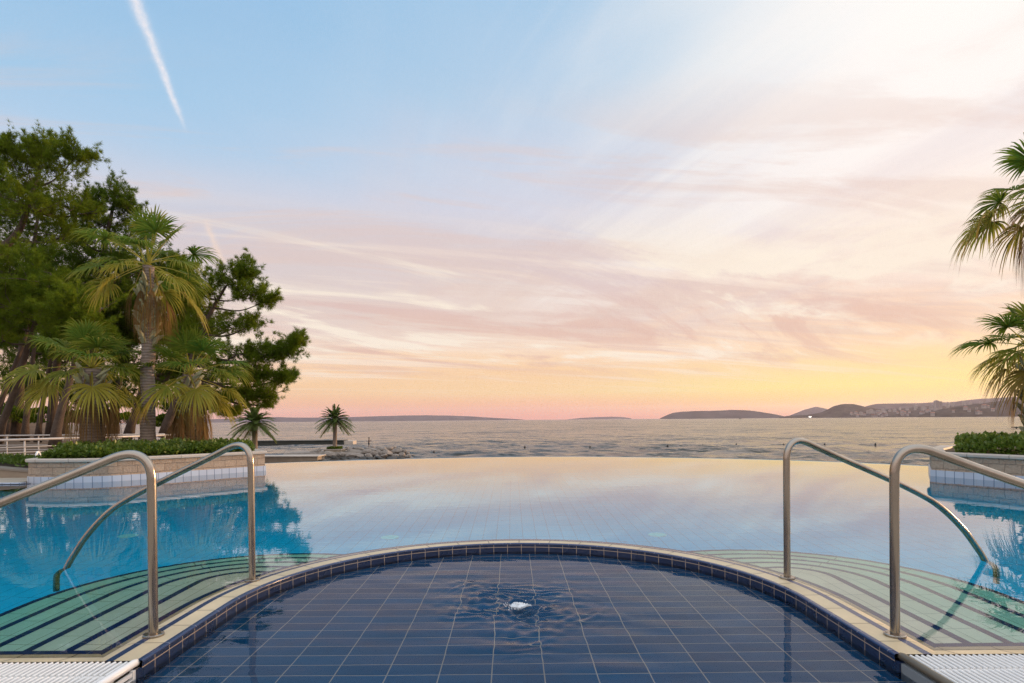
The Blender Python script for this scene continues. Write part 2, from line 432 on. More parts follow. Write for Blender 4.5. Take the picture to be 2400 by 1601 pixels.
# ------------------------------------------------------------------ sky and sun
SUN_AZ = R_(60); SUN_EL = R_(3.2)
def build_world():
    w = bpy.data.worlds.new('World'); SC.world = w; w.use_nodes = True
    t = NT(w.node_tree)
    bg = t.N['Background']
    d = t.coord('Generated')
    s = t.new('ShaderNodeSeparateXYZ'); t.L.new(d, s.inputs[0])
    x, y, z = s.outputs
    az = t.math('MULTIPLY', t.math('ARCTAN2', x, y), 180 / math.pi)
    el = t.math('MULTIPLY', t.math('ARCSINE', z), 180 / math.pi)
    # cirrus coordinates on a flat cloud deck high above
    k = t.math('DIVIDE', 1.0, t.math('ADD', t.math('MAXIMUM', z, 0.0), .07))
    px = t.math('MULTIPLY', x, k); py = t.math('MULTIPLY', y, k)
    def deck(alpha, sa, sc, off, detail=5, rough=.55, dist=.5):
        a = R_(alpha); ca, sa_ = math.cos(a), math.sin(a)
        al = t.math('ADD', t.math('MULTIPLY', px, sa_), t.math('MULTIPLY', py, ca))
        ac = t.math('SUBTRACT', t.math('MULTIPLY', px, ca), t.math('MULTIPLY', py, sa_))
        return t.noise(t.comb(t.math('MULTIPLY', al, sa), t.math('MULTIPLY_ADD', ac, sc, off), off), 1.0, detail, rough, dist)
    nA = deck(-22, .22, 1.15, 3.1)
    nB = deck(62, .16, .95, 9.7)
    nC = deck(80, .5, 1.9, 17.3, 6, .6, .9)
    # the band edges wander with the clouds
    elw = t.math('ADD', el, t.math('MULTIPLY', t.math('SUBTRACT', nB, .5), t.math('MULTIPLY', t.smooth(el, 2, 14), 9.0)))
    f = t.math('DIVIDE', elw, 40.0, clamp=True)
    S = lambda lst: [(e / 40, lin(*c)) for e, c in lst]
    Lr = t.ramp(f, S([(0, (242, 162, 136)), (1.2, (251, 186, 142)), (3.0, (253, 206, 156)), (5.0, (252, 214, 174)), (7.2, (246, 222, 202)), (10, (224, 208, 204)), (14, (210, 205, 214)), (18, (206, 213, 229)), (22, (176, 208, 236)), (26, (150, 200, 235)), (31, (136, 191, 231)), (40, (125, 182, 230))]))
    Mr = t.ramp(f, S([(0, (244, 156, 126)), (1.3, (254, 186, 136)), (2.5, (254, 216, 158)), (4.5, (253, 212, 164)), (6.5, (253, 224, 196)), (9, (234, 209, 196)), (12, (231, 212, 204)), (16, (220, 214, 219)), (19, (214, 215, 229)), (24, (198, 212, 232)), (28, (176, 208, 234)), (33, (158, 201, 233)), (40, (150, 195, 232))]))
    Rr = t.ramp(f, S([(0, (244, 160, 112)), (1.1, (255, 212, 112)), (2.6, (255, 242, 140)), (4.2, (255, 230, 172)), (6.0, (254, 221, 188)), (9, (252, 220, 196)), (13, (245, 220, 208)), (17, (248, 234, 228)), (22, (250, 243, 240)), (28, (253, 250, 246)), (40, (246, 246, 246))]))
    c = t.mix(t.smooth(az, -34, 4), Lr, Mr)
    c = t.mix(t.smooth(az, 0, 36), c, Rr)
    # blue opening high on the left, thinner veil on either side
    # bright wisps and dusky bands
    wA = t.math('MULTIPLY', t.smooth(nA, .45, .66), t.math('MULTIPLY', t.smooth(az, -22, 6), t.smooth(el, 6, 14)))
    c = t.mix(t.math('MULTIPLY', wA, .60), c, lin(255, 249, 244))
    wD = t.math('MULTIPLY', t.math('SUBTRACT', 1.0, t.smooth(nA, .36, .52)), t.math('MULTIPLY', t.smooth(az, -26, -4), t.math('MULTIPLY', t.smooth(el, 5, 11), t.math('SUBTRACT', 1.0, t.smooth(el, 22, 31)))))
    c = t.mix(t.math('MULTIPLY', wD, .42), c, lin(222, 212, 216))
    nA2 = deck(-24, .30, 3.4, 83.0, 6, .62, .35)
    wA2 = t.math('MULTIPLY', t.smooth(nA2, .50, .68), t.math('MULTIPLY', t.smooth(az, -16, 8), t.math('MULTIPLY', t.smooth(el, 9, 15), t.smooth(nA, .36, .60))))
    c = t.mix(t.math('MULTIPLY', wA2, .55), c, lin(255, 251, 247))
    wB = t.math('MULTIPLY', t.smooth(nB, .52, .74), t.smooth(el, 3, 9))
    gap = t.math('SUBTRACT', 1.0, t.math('MULTIPLY', .85, t.math('MULTIPLY', t.smooth(el, 19, 26), t.math('SUBTRACT', 1.0, t.smooth(az, -6, 14)))))
    wB = t.math('MULTIPLY', wB, gap)
    c = t.mix(t.math('MULTIPLY', wB, .50), c, lin(251, 238, 230))
    dk = t.math('MULTIPLY', t.smooth(nC, .47, .62), t.math('MULTIPLY', t.smooth(el, 3, 7), t.math('SUBTRACT', 1.0, t.smooth(el, 20, 30))))
    c = t.mix(t.math('MULTIPLY', dk, .55), c, lin(228, 202, 192))
    fine = deck(70, .30, 2.6, 31.0, 6, .62, .7)
    wF = t.math('MULTIPLY', t.smooth(fine, .50, .64), t.math('MULTIPLY', t.smooth(el, 1.5, 4), t.math('SUBTRACT', 1.0, t.smooth(el, 13, 20))))
    c = t.mix(t.math('MULTIPLY', wF, .50), c, lin(255, 238, 222))
    mot = deck(50, .9, 1.5, 41.0, 5, .6, .3)
    wM = t.math('MULTIPLY', t.smooth(mot, .50, .66), t.math('MULTIPLY', t.smooth(az, 12, 26), t.math('MULTIPLY', t.smooth(el, 4, 8), t.math('SUBTRACT', 1.0, t.smooth(el, 13, 19)))))
    c = t.mix(t.math('MULTIPLY', wM, .8), c, lin(255, 244, 228))
    veil = deck(20, .28, .5, 53.0, 4, .5, .3)
    wV = t.math('MULTIPLY', t.smooth(veil, .44, .62), t.math('MULTIPLY', t.smooth(el, 14, 20), t.math('SUBTRACT', 1.0, t.smooth(az, 0, 22))))
    c = t.mix(t.math('MULTIPLY', wV, .20), c, lin(214, 220, 238))
    # broad patches low over the sea, cream where thin, lilac where thick
    brd = deck(44, .24, .62, 71.0, 6, .62, 1.1)
    lowb = t.math('MULTIPLY', t.smooth(el, 3, 6), t.math('SUBTRACT', 1.0, t.smooth(el, 12, 20)))
    c = t.mix(t.math('MULTIPLY', t.math('MULTIPLY', t.smooth(brd, .51, .60), lowb), .85), c, lin(255, 242, 224))
    c = t.mix(t.math('MULTIPLY', t.math('MULTIPLY', t.math('SUBTRACT', 1.0, t.smooth(brd, .40, .50)), lowb), .66), c, t.mix(t.smooth(el, 8, 14), lin(226, 186, 172), lin(220, 201, 203)))
    # low sun glow
    ga = t.math('MULTIPLY', t.math('SUBTRACT', az, 41.0), .07); ge = t.math('MULTIPLY', t.math('SUBTRACT', el, 2.4), .28)
    gl = t.math('POWER', 2.718, t.math('MULTIPLY', -1.0, t.math('ADD', t.math('MULTIPLY', ga, ga), t.math('MULTIPLY', ge, ge))))
    c = t.mix(t.math('MULTIPLY', gl, .6), c, (1.1, .74, .26, 1))
    # vapour trails: short arcs of ice cloud
    def trail(p0, p1, w0, w1, amt):
        d0 = Vector(ray(*p0)).normalized(); d1 = Vector(ray(*p1)).normalized()
        nrm = d0.cross(d1).normalized(); tt = (d1 - d0).normalized(); mid = d0
        L = (d1 - d0).length
        def dot(v):
            n = t.new('ShaderNodeVectorMath', operation='DOT_PRODUCT'); t.L.new(d, n.inputs[0]); n.inputs[1].default_value = v
            return n.outputs['Value']
        u = t.math('DIVIDE', t.math('SUBTRACT', dot(tt), tt.dot(mid)), L)
        wn = t.noise(d, 60, 4, .6)
        q = t.math('ADD', dot(nrm), t.math('MULTIPLY', t.math('SUBTRACT', wn, .5), .006))
        wd = t.math('MULTIPLY_ADD', u, (w1 - w0), w0)
        qq = t.math('DIVIDE', q, t.math('MAXIMUM', wd, .0005))
        g = t.math('POWER', 2.718, t.math('MULTIPLY', -1.0, t.math('MULTIPLY', qq, qq)))
        ends = t.math('MULTIPLY', t.smooth(u, -.25, .05), t.math('SUBTRACT', 1.0, t.smooth(u, .75, 1.05)))
        n2 = t.noise(d, 170, 3, .6)
        return t.math('MULTIPLY', t.math('MULTIPLY', g, ends), t.math('MULTIPLY', t.math('MULTIPLY_ADD', n2, 1.0, .45), amt), clamp=True)
    c = t.mix(trail((305, -30), (436, 308), .0068, .0026, .85), c, lin(240, 238, 244))
    c = t.mix(trail((488, 535), (532, 640), .0045, .003, .5), c, lin(252, 226, 205))
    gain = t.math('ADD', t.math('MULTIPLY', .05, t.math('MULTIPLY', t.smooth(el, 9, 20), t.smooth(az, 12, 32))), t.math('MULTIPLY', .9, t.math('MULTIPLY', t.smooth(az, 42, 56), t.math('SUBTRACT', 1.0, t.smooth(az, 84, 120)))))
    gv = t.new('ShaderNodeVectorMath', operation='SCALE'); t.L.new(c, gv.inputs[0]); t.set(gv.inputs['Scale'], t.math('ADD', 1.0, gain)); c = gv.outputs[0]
    # dome above the frame and the dusk side behind, both brightened to light the scene
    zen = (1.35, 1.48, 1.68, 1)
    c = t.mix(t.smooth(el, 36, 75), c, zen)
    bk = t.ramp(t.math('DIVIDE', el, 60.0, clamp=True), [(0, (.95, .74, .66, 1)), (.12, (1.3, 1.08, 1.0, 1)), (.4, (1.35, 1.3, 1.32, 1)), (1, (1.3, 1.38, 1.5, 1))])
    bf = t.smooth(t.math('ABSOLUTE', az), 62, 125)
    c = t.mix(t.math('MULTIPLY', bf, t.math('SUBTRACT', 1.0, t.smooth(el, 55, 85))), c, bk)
    c = t.mix(t.smooth(el, -.5, -4), (.25, .2, .18, 1), c) if False else c
    sk = t.new('ShaderNodeTexSky'); sk.sky_type = 'NISHITA'; sk.sun_disc = False
    sk.sun_elevation = SUN_EL; sk.sun_rotation = SUN_AZ
    sk.air_density = 1.2; sk.dust_density = 1.5
    bg2 = t.new('ShaderNodeBackground'); t.L.new(sk.outputs[0], bg2.inputs[0]); bg2.inputs[1].default_value = .008
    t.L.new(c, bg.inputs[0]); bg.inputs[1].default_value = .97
    ad = t.new('ShaderNodeAddShader'); t.L.new(bg.outputs[0], ad.inputs[0]); t.L.new(bg2.outputs[0], ad.inputs[1])
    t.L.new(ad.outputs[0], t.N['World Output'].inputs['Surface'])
    w.cycles.sampling_method = 'MANUAL'; w.cycles.sample_map_resolution = 512
build_world()
sl = bpy.data.lights.new('sun', 'SUN'); sl.energy = 4.6; sl.angle = R_(1.2); sl.color = (1, .60, .32)
so = bpy.data.objects.new('sun', sl); COL.objects.link(so)
sd = Vector((math.sin(SUN_AZ) * math.cos(SUN_EL), math.cos(SUN_AZ) * math.cos(SUN_EL), math.sin(SUN_EL)))
so.rotation_euler = sd.to_track_quat('Z', 'Y').to_euler()

# ------------------------------------------------------------------ sea, ground, hills
SEA = -4.95
def build_sea():
    na = 560; nr = 420
    ang = np.linspace(R_(-62), R_(62), na)
    rr = 14 * (24000 / 14) ** (np.linspace(0, 1, nr))
    A, Rr = np.meshgrid(ang, rr)
    X = Rr * np.sin(A); Y = Rr * np.cos(A); Z = np.zeros_like(X)
    step = Rr * (math.log(24000 / 14) / nr)
    r2 = np.random.default_rng(5)
    for i in range(46):
        lam = 1.0 * (11 / 1.0) ** (i / 45.0)
        th = R_(r2.normal(200, 26)); kx, ky = math.cos(th + math.pi / 2), math.sin(th + math.pi / 2)
        kx, ky = math.sin(R_(r2.normal(8, 24))), -math.cos(R_(r2.normal(8, 24)))
        amp = .018 * lam ** .75
        w = np.clip((lam / step - 2.2) / 2, 0, 1)
        ph = 2 * math.pi / lam * (kx * X + ky * Y) + r2.uniform(0, 6.28)
        s_ = np.sin(ph)
        Z += amp * w * (s_ + .35 * np.abs(s_) - .2)
    # calm patch between the walls
    V = np.stack([X, Y, Z + SEA], -1).reshape(-1, 3)
    i = np.arange((nr - 1) * na).reshape(nr - 1, na)[:, :-1].ravel()
    Fa = np.stack([i, i + 1, i + na + 1, i + na], -1)
    o = np_mesh('sea', V, Fa[:, ::-1], M['sea'], smooth=True)
    tag(o, kind='structure')
    # the rest of the sheet, behind the view and to the sides
    mb = MB(); Rb = 24000
    pts = [(14 * math.sin(R_(62)), 14 * math.cos(R_(62)))]
    arc = [(Rb * math.sin(R_(a)), Rb * math.cos(R_(a))) for a in range(62, 299, 8)]
    mb.poly([(0, 0, SEA - .3)] + [(p[0], p[1], SEA - .3) for p in arc])
    tag(mb.build('water', M['sea']), kind='structure')
build_sea()

def sm(a, b, x):
    t = np.clip((x - a) / (b - a), 0, 1); return t * t * (3 - 2 * t)
def build_ground():
    xs = np.arange(-75, 46.1, .75); ys = np.arange(-24, 75.1, .75)
    X, Y = np.meshgrid(xs, ys)
    base = np.full_like(X, -1.75)
    base = base + (-7 + 1.75) * sm(19.5, 34, Y + .35 * np.abs(X) * 0)
    s = (-.50 * Y - .6) - X                         # left grove
    land = sm(0, 2.5, s) * sm(10.5, 12.2, Y) * (1 - sm(46, 56, Y))
    zl = -.48 + 2.1 * sm(34, 46, Y) * sm(6, 14, s)
    nz = np.array([[mnoise.noise(Vector((a * .3, b * .3, 0))) for a in xs] for b in ys])
    zl = zl + nz * .12
    Z = base * (1 - land) + zl * land
    Z = np.where((Y < 1.2), -.55, Z)
    ny, nx = X.shape
    V = np.stack([X, Y, Z], -1).reshape(-1, 3)
    i = np.arange((ny - 1) * nx).reshape(ny - 1, nx)[:, :-1].ravel()
    o = np_mesh('ground', V, np.stack([i, i + 1, i + nx + 1, i + nx], -1), M['earth'], smooth=True)
    tag(o, kind='structure')
build_ground()

def ridge(name, tops, Y, depth, mat, drop=0, step=6, rough=.12, seed=0, foot=6.0):
    """tops: (u, px above horizon); a real ridge at distance Y, sloping to the sea on both sides"""
    us = np.arange(tops[0][0], tops[-1][0] + .1, step)
    hs = np.interp(us, [a for a, b in tops], [b for a, b in tops])
    prof = [(-.5, 0), (-.42, .22), (-.30, .55), (-.15, .85), (0, 1), (.2, .75), (.5, 0)]
    rows = []
    for u, h in zip(us, hs):
        x = (u - 1200) / F * Y; top = h / F * Y + (CZ - SEA) * 0
        row = []
        for q, (f, g) in enumerate(prof):
            yy = Y + f * depth
            n = mnoise.noise(Vector((u * .03 + seed, q * .9, seed))) + .5 * mnoise.noise(Vector((u * .11 + seed, q * 1.7, 3)))
            zz = SEA - 1.5 + (top + 6.5) * max(0, g * (1 + (rough * n if 0 < g < 1 else rough * .25 * n)))
            row.append((x * (yy / Y), yy, zz))
        rows.append(row)
    V = np.array(rows).reshape(-1, 3); n = len(prof)
    i = (np.arange(len(us) - 1)[:, None] * n + np.arange(n - 1)[None, :]).ravel()
    o = np_mesh(name, V, np.stack([i, i + n, i + n + 1, i + 1], -1), mat, smooth=True)
    tag(o, kind='structure')
    return o
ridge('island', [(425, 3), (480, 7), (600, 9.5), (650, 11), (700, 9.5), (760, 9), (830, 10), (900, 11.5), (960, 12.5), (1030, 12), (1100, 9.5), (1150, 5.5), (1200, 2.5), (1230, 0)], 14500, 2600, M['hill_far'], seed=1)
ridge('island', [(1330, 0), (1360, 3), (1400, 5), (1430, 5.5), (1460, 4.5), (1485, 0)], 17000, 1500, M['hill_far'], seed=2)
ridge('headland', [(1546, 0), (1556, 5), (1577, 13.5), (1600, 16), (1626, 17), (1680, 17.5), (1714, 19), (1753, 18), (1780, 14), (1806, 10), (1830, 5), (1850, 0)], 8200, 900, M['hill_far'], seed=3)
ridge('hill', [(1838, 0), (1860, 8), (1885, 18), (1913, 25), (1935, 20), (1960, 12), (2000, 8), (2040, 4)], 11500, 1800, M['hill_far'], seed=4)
ridge('hill', [(1826, 0), (1845, 4), (1890, 6), (1925, 11), (1940, 18), (1955, 26), (1978, 31), (2000, 30), (2030, 23), (2060, 18), (2100, 17), (2140, 22), (2180, 24), (2230, 24), (2300, 30), (2420, 32), (2600, 24), (2700, 0)], 6000, 900, M['hill'], seed=5)
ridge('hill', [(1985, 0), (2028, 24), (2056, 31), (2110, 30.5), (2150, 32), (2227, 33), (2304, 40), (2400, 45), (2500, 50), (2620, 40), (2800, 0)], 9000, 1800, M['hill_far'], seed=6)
ridge('hillside', [(2150, 0), (2170, 8), (2200, 15), (2245, 22), (2304, 30), (2350, 36), (2420, 42), (2540, 46), (2700, 30), (2800, 0)], 4200, 500, M['hill'], seed=7, rough=.2)

# town on the slope -------------------------------------------------
def house_mesh(w, d, h, roof, nfl):
    mb = MB(); mb.box(-w / 2, w / 2, -d / 2, d / 2, -12, h); return mb
def town():
    r = random.Random(3)
    proto = {}
    def make(kind):
        w, d, h = {'low': (17, 12, 8), 'mid': (22, 13, 14), 'tall': (24, 15, 22)}[kind]
        t = empty('house', 'x', 'house', 'houses on the slope across the bay')
        mb = MB(); mb.box(-w / 2, w / 2, -d / 2, d / 2, -9, h)
        if kind != 'low': mb.box(-w / 5, w / 6, -d / 4, d / 4, h, h + 3)
        mb.build('wall', M['house'], t)
        if kind == 'low':
            rf = MB(); e = 1.0
            a = [(-w / 2 - e, -d / 2 - e, h), (w / 2 + e, -d / 2 - e, h), (w / 2 + e, d / 2 + e, h), (-w / 2 - e, d / 2 + e, h), (-w / 2 - e, 0, h + 4), (w / 2 + e, 0, h + 4)]
            for q in ((0, 1, 5, 4), (2, 3, 4, 5), (1, 2, 5), (3, 0, 4), (3, 2, 1, 0)): rf.poly([a[j] for j in q])
            rf.build('roof', M['house_roof'], t)
        wn = MB(); nf = int(h // 3.6)
        for k in range(nf):
            for j in range(4):
                x = -w / 2 + (j + .5) * w / 4
                wn.box(x - 1.3, x + 1.3, -d / 2 - .15, -d / 2 + .1, k * 3.6 + 1.2, k * 3.6 + 2.9)
        o = wn.build('window', M['house_dark'], t); o['kind'] = 'stuff'
        return t
    labels = {'low': 'small pale house with a clay roof among the houses across the bay', 'mid': 'pale flat-roofed apartment house on the slope across the bay', 'tall': 'taller pale apartment block on the ridge across the bay'}
    for i in range(84):
        u = r.uniform(1990, 2350)
        ridge_t = np.interp(u, [1940, 2000, 2060, 2140, 2230, 2350], [8, 12, 16, 24, 30, 36])
        f = r.random() ** .8
        hpx = 3 + (ridge_t - 3) * f
        kind = 'low' if f < .6 else ('tall' if r.random() < .3 and f > .8 else 'mid')
        if u < 2010: kind = 'low'
        Y = 5550 - 30 * (1 - f) + r.uniform(-40, 40) - 60
        if u > 2140 and hpx < np.interp(u, [2150, 2200, 2245, 2304, 2350], [4, 15, 22, 30, 36]): 
            Y = 3930; 
            if r.random() < .6: continue
            hpx = hpx * .9; kind = 'low'
        if kind not in proto:
            t = make(kind); proto[kind] = t
        else:
            s = proto[kind]; t = s.copy(); COL.objects.link(t)
            for ch in s.children:
                c = ch.copy(); COL.objects.link(c); c.parent = t
        t['label'] = labels[kind]; t['group'] = {'low': 'small houses across the bay', 'mid': 'apartment houses across the bay', 'tall': 'apartment blocks across the bay'}[kind]
        t['category'] = 'house'
        t.location = ((u - 1200) / F * Y, Y, (hpx - 2) / F * Y)
        t.rotation_euler.z = r.uniform(-.6, .6)
        sc = r.uniform(.8, 1.3); t.scale = (sc, sc, sc)
    # the hotel tower
    Y = 5300; x = (2199 - 1200) / F * Y
    t = empty('hotel_tower', 'tall twin slab tower standing above the town roofs across the bay', 'tower', loc=(x, Y, 20 / F * Y))
    mb = MB(); mb.box(-30, -3, -14, 14, -40, 62); mb.box(4, 27, -12, 16, -40, 56); mb.box(-3, 4, -6, 10, -40, 60); mb.box(-20, -10, -5, 5, 62, 67)
    mb.build('wall', M['house'], t)
    for k in range(18):
        wn = MB(); z = k * 3.3 + .8
        wn.box(-29, -4, -14.6, -13.9, z, z + 1.5)
        if z < 52: wn.box(5, 26, -12.6, -11.9, z, z + 1.5)
        wn.build('window', M['house_dark'], t)
    # lit building at the foot of the hill
    Y = 5200; x = (1898 - 1200) / F * Y
    t = empty('harbour_building', 'brightly lit small building at the waterline below the round hill', 'building', loc=(x, Y, 2))
    mb = MB(); mb.box(-14, 14, -6, 6, -8, 8); mb.build('wall', M['house'], t)
    mb = MB(); mb.box(-15, 15, -7, 7, 8, 9.5); mb.build('roof', M['house_roof'], t)
    mb = MB(); mb.box(-10, 9, -6.4, -6.05, 1, 5); mb.build('lit_window', M['lamp'], t)
town()

# small boat far out --------------------------------------------------
def boat():
    p = at(1735, 979, 3000); 
    t = empty('boat', 'tiny dark boat on the sea in front of the long headland', 'boat', loc=(p.x, p.y, SEA))
    mb = MB(); pts = [(-7, 0), (-6, -1.8), (4, -1.8), (7.5, 0), (4, 1.8), (-6, 1.8)]
    mb.prism(pts, -.4, 1.6); mb.build('hull', M['buoy'], t)
    mb = MB(); mb.box(-4, 1, -1.1, 1.1, 1.61, 4.2); mb.build('cabin', M['dark_concrete'], t)
boat()

# ------------------------------------------------------------------ splash pool
CX, CY, RI = .02, 3.53, 1.665
def upath(r, y0=2.70, n=64, y1=None):
    """U-shaped plan line at radius r, left leg first"""
    pts = []
    m0 = 8
    for i in range(m0): pts.append((CX - r, y0 + (CY - y0) * i / m0))
    for i in range(n + 1):
        a = math.pi - math.pi * i / n
        pts.append((CX + r * math.cos(a), CY + r * math.sin(a)))
    for i in range(1, m0 + 1): pts.append((CX + r, CY + (y0 - CY) * i / m0))
    return pts
def upath_n(y0=2.70):
    out = []; s = 0; last = None
    for (x, y) in upath(RI, y0):
        if y <= CY: nx, ny = (-1 if x < CX else 1), 0
        else:
            nx, ny = (x - CX) / RI, (y - CY) / RI
        if last: s += math.hypot(x - last[0], y - last[1])
        last = (x, y); out.append((x, y, nx, ny, s))
    return out
UP = upath_n(2.705)
sp = empty('splash_pool', 'shallow round splash pool of dark blue tiles with a beige rim', 'pool', loc=(0, 0, 0))
WL1, WL2 = -.02, -.07
mb = MB(); mb.sweep(UP, [(0, -.20, -.19), (0, -.010, 0.0)]); mb.build('pool_wall', M['riser'], sp, merge=False)
# bullnose blue edge
pf = [(0, -.010)] + [(.010 - .010 * math.cos(a), -.010 + .010 * math.sin(a)) for a in (R_(30), R_(60), R_(90))] + [(.028, 0)]
mb = MB(); mb.sweep(UP, [(o - .003, z + .001, o) for o, z in pf]); mb.build('edge_tile', M['blue_edge'], sp, smooth=False)
mb = MB(); mb.sweep(UP, [(.025, -.002, .041), (.128, -.002, .128)]); mb.build('coping', M['coping'], sp)
mb = MB(); mb.sweep(UP, [(.128, -.0015, .03), (.165, -.0025, .06)]); mb.build('tile_stripe', M['blue_edge'], sp)
mb = MB(); mb.sweep(UP, [(.165, -.0025, .165), (.20, -.009, .2), (.265, -.032, .265)]); o = mb.build('sloped_rim', M['coping'], sp)
mb = MB(); mb.sweep(UP, [(.265, -.030, .0), (.305, -.034, .04), (.312, -.042, .05)]); mb.build('tile_stripe', M['blue_nosing'], sp)
mb = MB(); mb.sweep(UP, [(.312, -.042, .0), (.312, -1.36, 1.32)]); mb.build('outer_wall', M['step'], sp)
mb = MB(); pts = upath(RI + .05, 1.50); mb.poly([(x, y, -.15) for x, y in reversed(pts)]); mb.build('floor', M['splash_floor'], sp)
mb = MB(); mb.box(CX - RI - .05, CX + RI + .05, 1.40, 1.55, -.2, -.008); mb.build('back_wall', M['riser'], sp)
for s in (-1, 1):
    mb = MB(); x = CX + s * RI
    mb.box(min(x, x + s * .06), max(x, x + s * .06), 1.55, 2.40, -.2, -.03); mb.build('side_wall', M['riser'], sp)

# splash water: real relief around the bubbler
BX, BY = .034, 3.66
def build_splash_water():
    d = .0105
    xs = np.arange(CX - RI - .012, CX + RI + .02, d); ys = np.arange(1.54, CY + RI + .02, d)
    X, Y = np.meshgrid(xs, ys)
    rr = np.hypot((X - BX), (Y - BY) * 1.15)
    rr = rr * (1 + .22 * np.sin(2.0 * np.arctan2(Y - BY, X - BX) + 1) + .12 * np.sin(5 * np.arctan2(Y - BY, X - BX)))
    env = np.exp(-(rr / .38) ** 2); far = np.exp(-(rr / .9) ** 2)
    Z = np.zeros_like(X); r2 = np.random.default_rng(4)
    warp = .05 * np.sin(7 * X + 1) + .05 * np.sin(9 * Y + 2) + .03 * np.sin(17 * X - 13 * Y)
    Z += .0064 * env * np.sin(2 * math.pi * (rr + 1.6 * warp) / .115)
    for i in range(26):
        lam = .08 + .13 * r2.random(); th = r2.uniform(0, 6.28)
        Z += env * .0015 * np.sin(2 * math.pi / lam * (X * math.cos(th) + Y * math.sin(th)) + r2.uniform(0, 6.28) + 3 * warp * 8)
    for i in range(16):
        lam = .18 + .3 * r2.random(); th = r2.normal(1.57, .5)
        Z += (.00010 + .0006 * far) * np.sin(2 * math.pi / lam * (X * math.cos(th) + Y * math.sin(th)) + r2.uniform(0, 6.28))
    Z += .016 * np.exp(-(rr / .075) ** 2)
    inside = ((Y <= CY) & (np.abs(X - CX) <= RI + .012)) | (np.hypot(X - CX, Y - CY) <= RI + .012)
    ny, nx = X.shape
    V = np.stack([X, Y, Z + WL2], -1).reshape(-1, 3)
    ok = inside[:-1, :-1] & inside[1:, :-1] & inside[:-1, 1:] & inside[1:, 1:]
    i = (np.arange(ny - 1)[:, None] * nx + np.arange(nx - 1)[None, :])[ok]
    o = np_mesh('splash_water', V, np.stack([i, i + 1, i + nx + 1, i + nx], -1), M['splash_water'], smooth=True)
    tag(o, kind='structure')
build_splash_water()
def foam():
    bm = bmesh.new()
    r = random.Random(9)
    for k in range(330):
        a = r.uniform(0, 6.28); q = r.random() ** .7
        rad = .070 * q * (1 + .35 * math.sin(3 * a + 1)); s = r.uniform(.0035, .0105) * (1.15 - .5 * q)
        z = .026 * (1 - q ** 2) * r.uniform(.2, 1.25)
        bmesh.ops.create_icosphere(bm, subdivisions=1, radius=s, matrix=Matrix.Translation((rad * math.cos(a) * 1.05, rad * math.sin(a) * .85, z)) @ Matrix.Diagonal((1, 1, r.uniform(.6, 1.0), 1)))
    for v in bm.verts:
        n = mnoise.noise(v.co * 60); v.co += v.normal * .004 * n
    bmesh.ops.create_icosphere(bm, subdivisions=3, radius=.060, matrix=Matrix.Translation((0, 0, .002)) @ Matrix.Diagonal((1.15, .85, .42, 1)))
    me = bpy.data.meshes.new('bubbler_foam'); bm.to_mesh(me); bm.free()
    me.polygons.foreach_set('use_smooth', [True] * len(me.polygons))
    o = link('bubbler_foam', me, M['foam']); o.location = (BX, BY, WL2 - .004); o.scale = (.85, .85, .85)
    for k in range(14):
        bm = bmesh.new(); a = r.uniform(0, 6.28); q = r.uniform(.075, .12)
        bmesh.ops.create_icosphere(bm, subdivisions=2, radius=r.uniform(.002, .0042), matrix=Matrix.Translation((q * math.cos(a), q * math.sin(a), r.uniform(.008, .03))))
        me = bpy.data.meshes.new('droplet'); bm.to_mesh(me); bm.free(); link('droplet', me, M['foam'], o)
    tag(o, 'white foaming water bubbling up in the middle of the dark blue splash pool', 'water jet')
foam()

# ------------------------------------------------------------------ infinity pool
ip = empty('infinity_pool', 'large infinity pool with pale blue tiled floor ending at the sea view', 'pool')
EDGE = [(-8.2, 14.2), (-6.9, 15.3), (-6.08, 15.88), (-4.55, 16.55), (-3.0, 17.1), (-1.2, 17.5), (.4, 17.62), (2.0, 17.42), (3.54, 16.95), (5.2, 16.25), (6.8, 15.3), (8.0, 14.2), (8.94, 13.05), (9.6, 11.9)]
ED = [tuple(p) for p in spline([(a, b, 0) for a, b in EDGE], 8)]
ED = [(p[0], p[1]) for p in ED]
FL = -1.35
mb = MB()
poly = [(-9.7, 2.6), (9.7, 2.6)] + [(x, y) for x, y in reversed(ED)] + [(-9.7, 12.5)]
mb.poly([(x, y, FL) for x, y in poly], [(x, y) for x, y in poly]); mb.build('floor', M['pool_floor'], ip)
mb = MB(); pth = path2d(ED, flip=True)
mb.sweep(pth, [(0, FL - .3, 0), (0, -.026, 1.3), (.16, -.026, 1.46), (.16, -3.2, 4.6)])
mb.build('infinity_edge', M['pool_wall'], ip)
mb = MB()
mb.box(-9.9, -9.6, 2.6, 11.2, FL - .2, 0); mb.build('side_wall', M['pool_wall'], ip)
mb = MB(); mb.box(9.6, 9.9, 2.6, 12.6, FL - .2, 0); mb.build('side_wall', M['pool_wall'], ip)
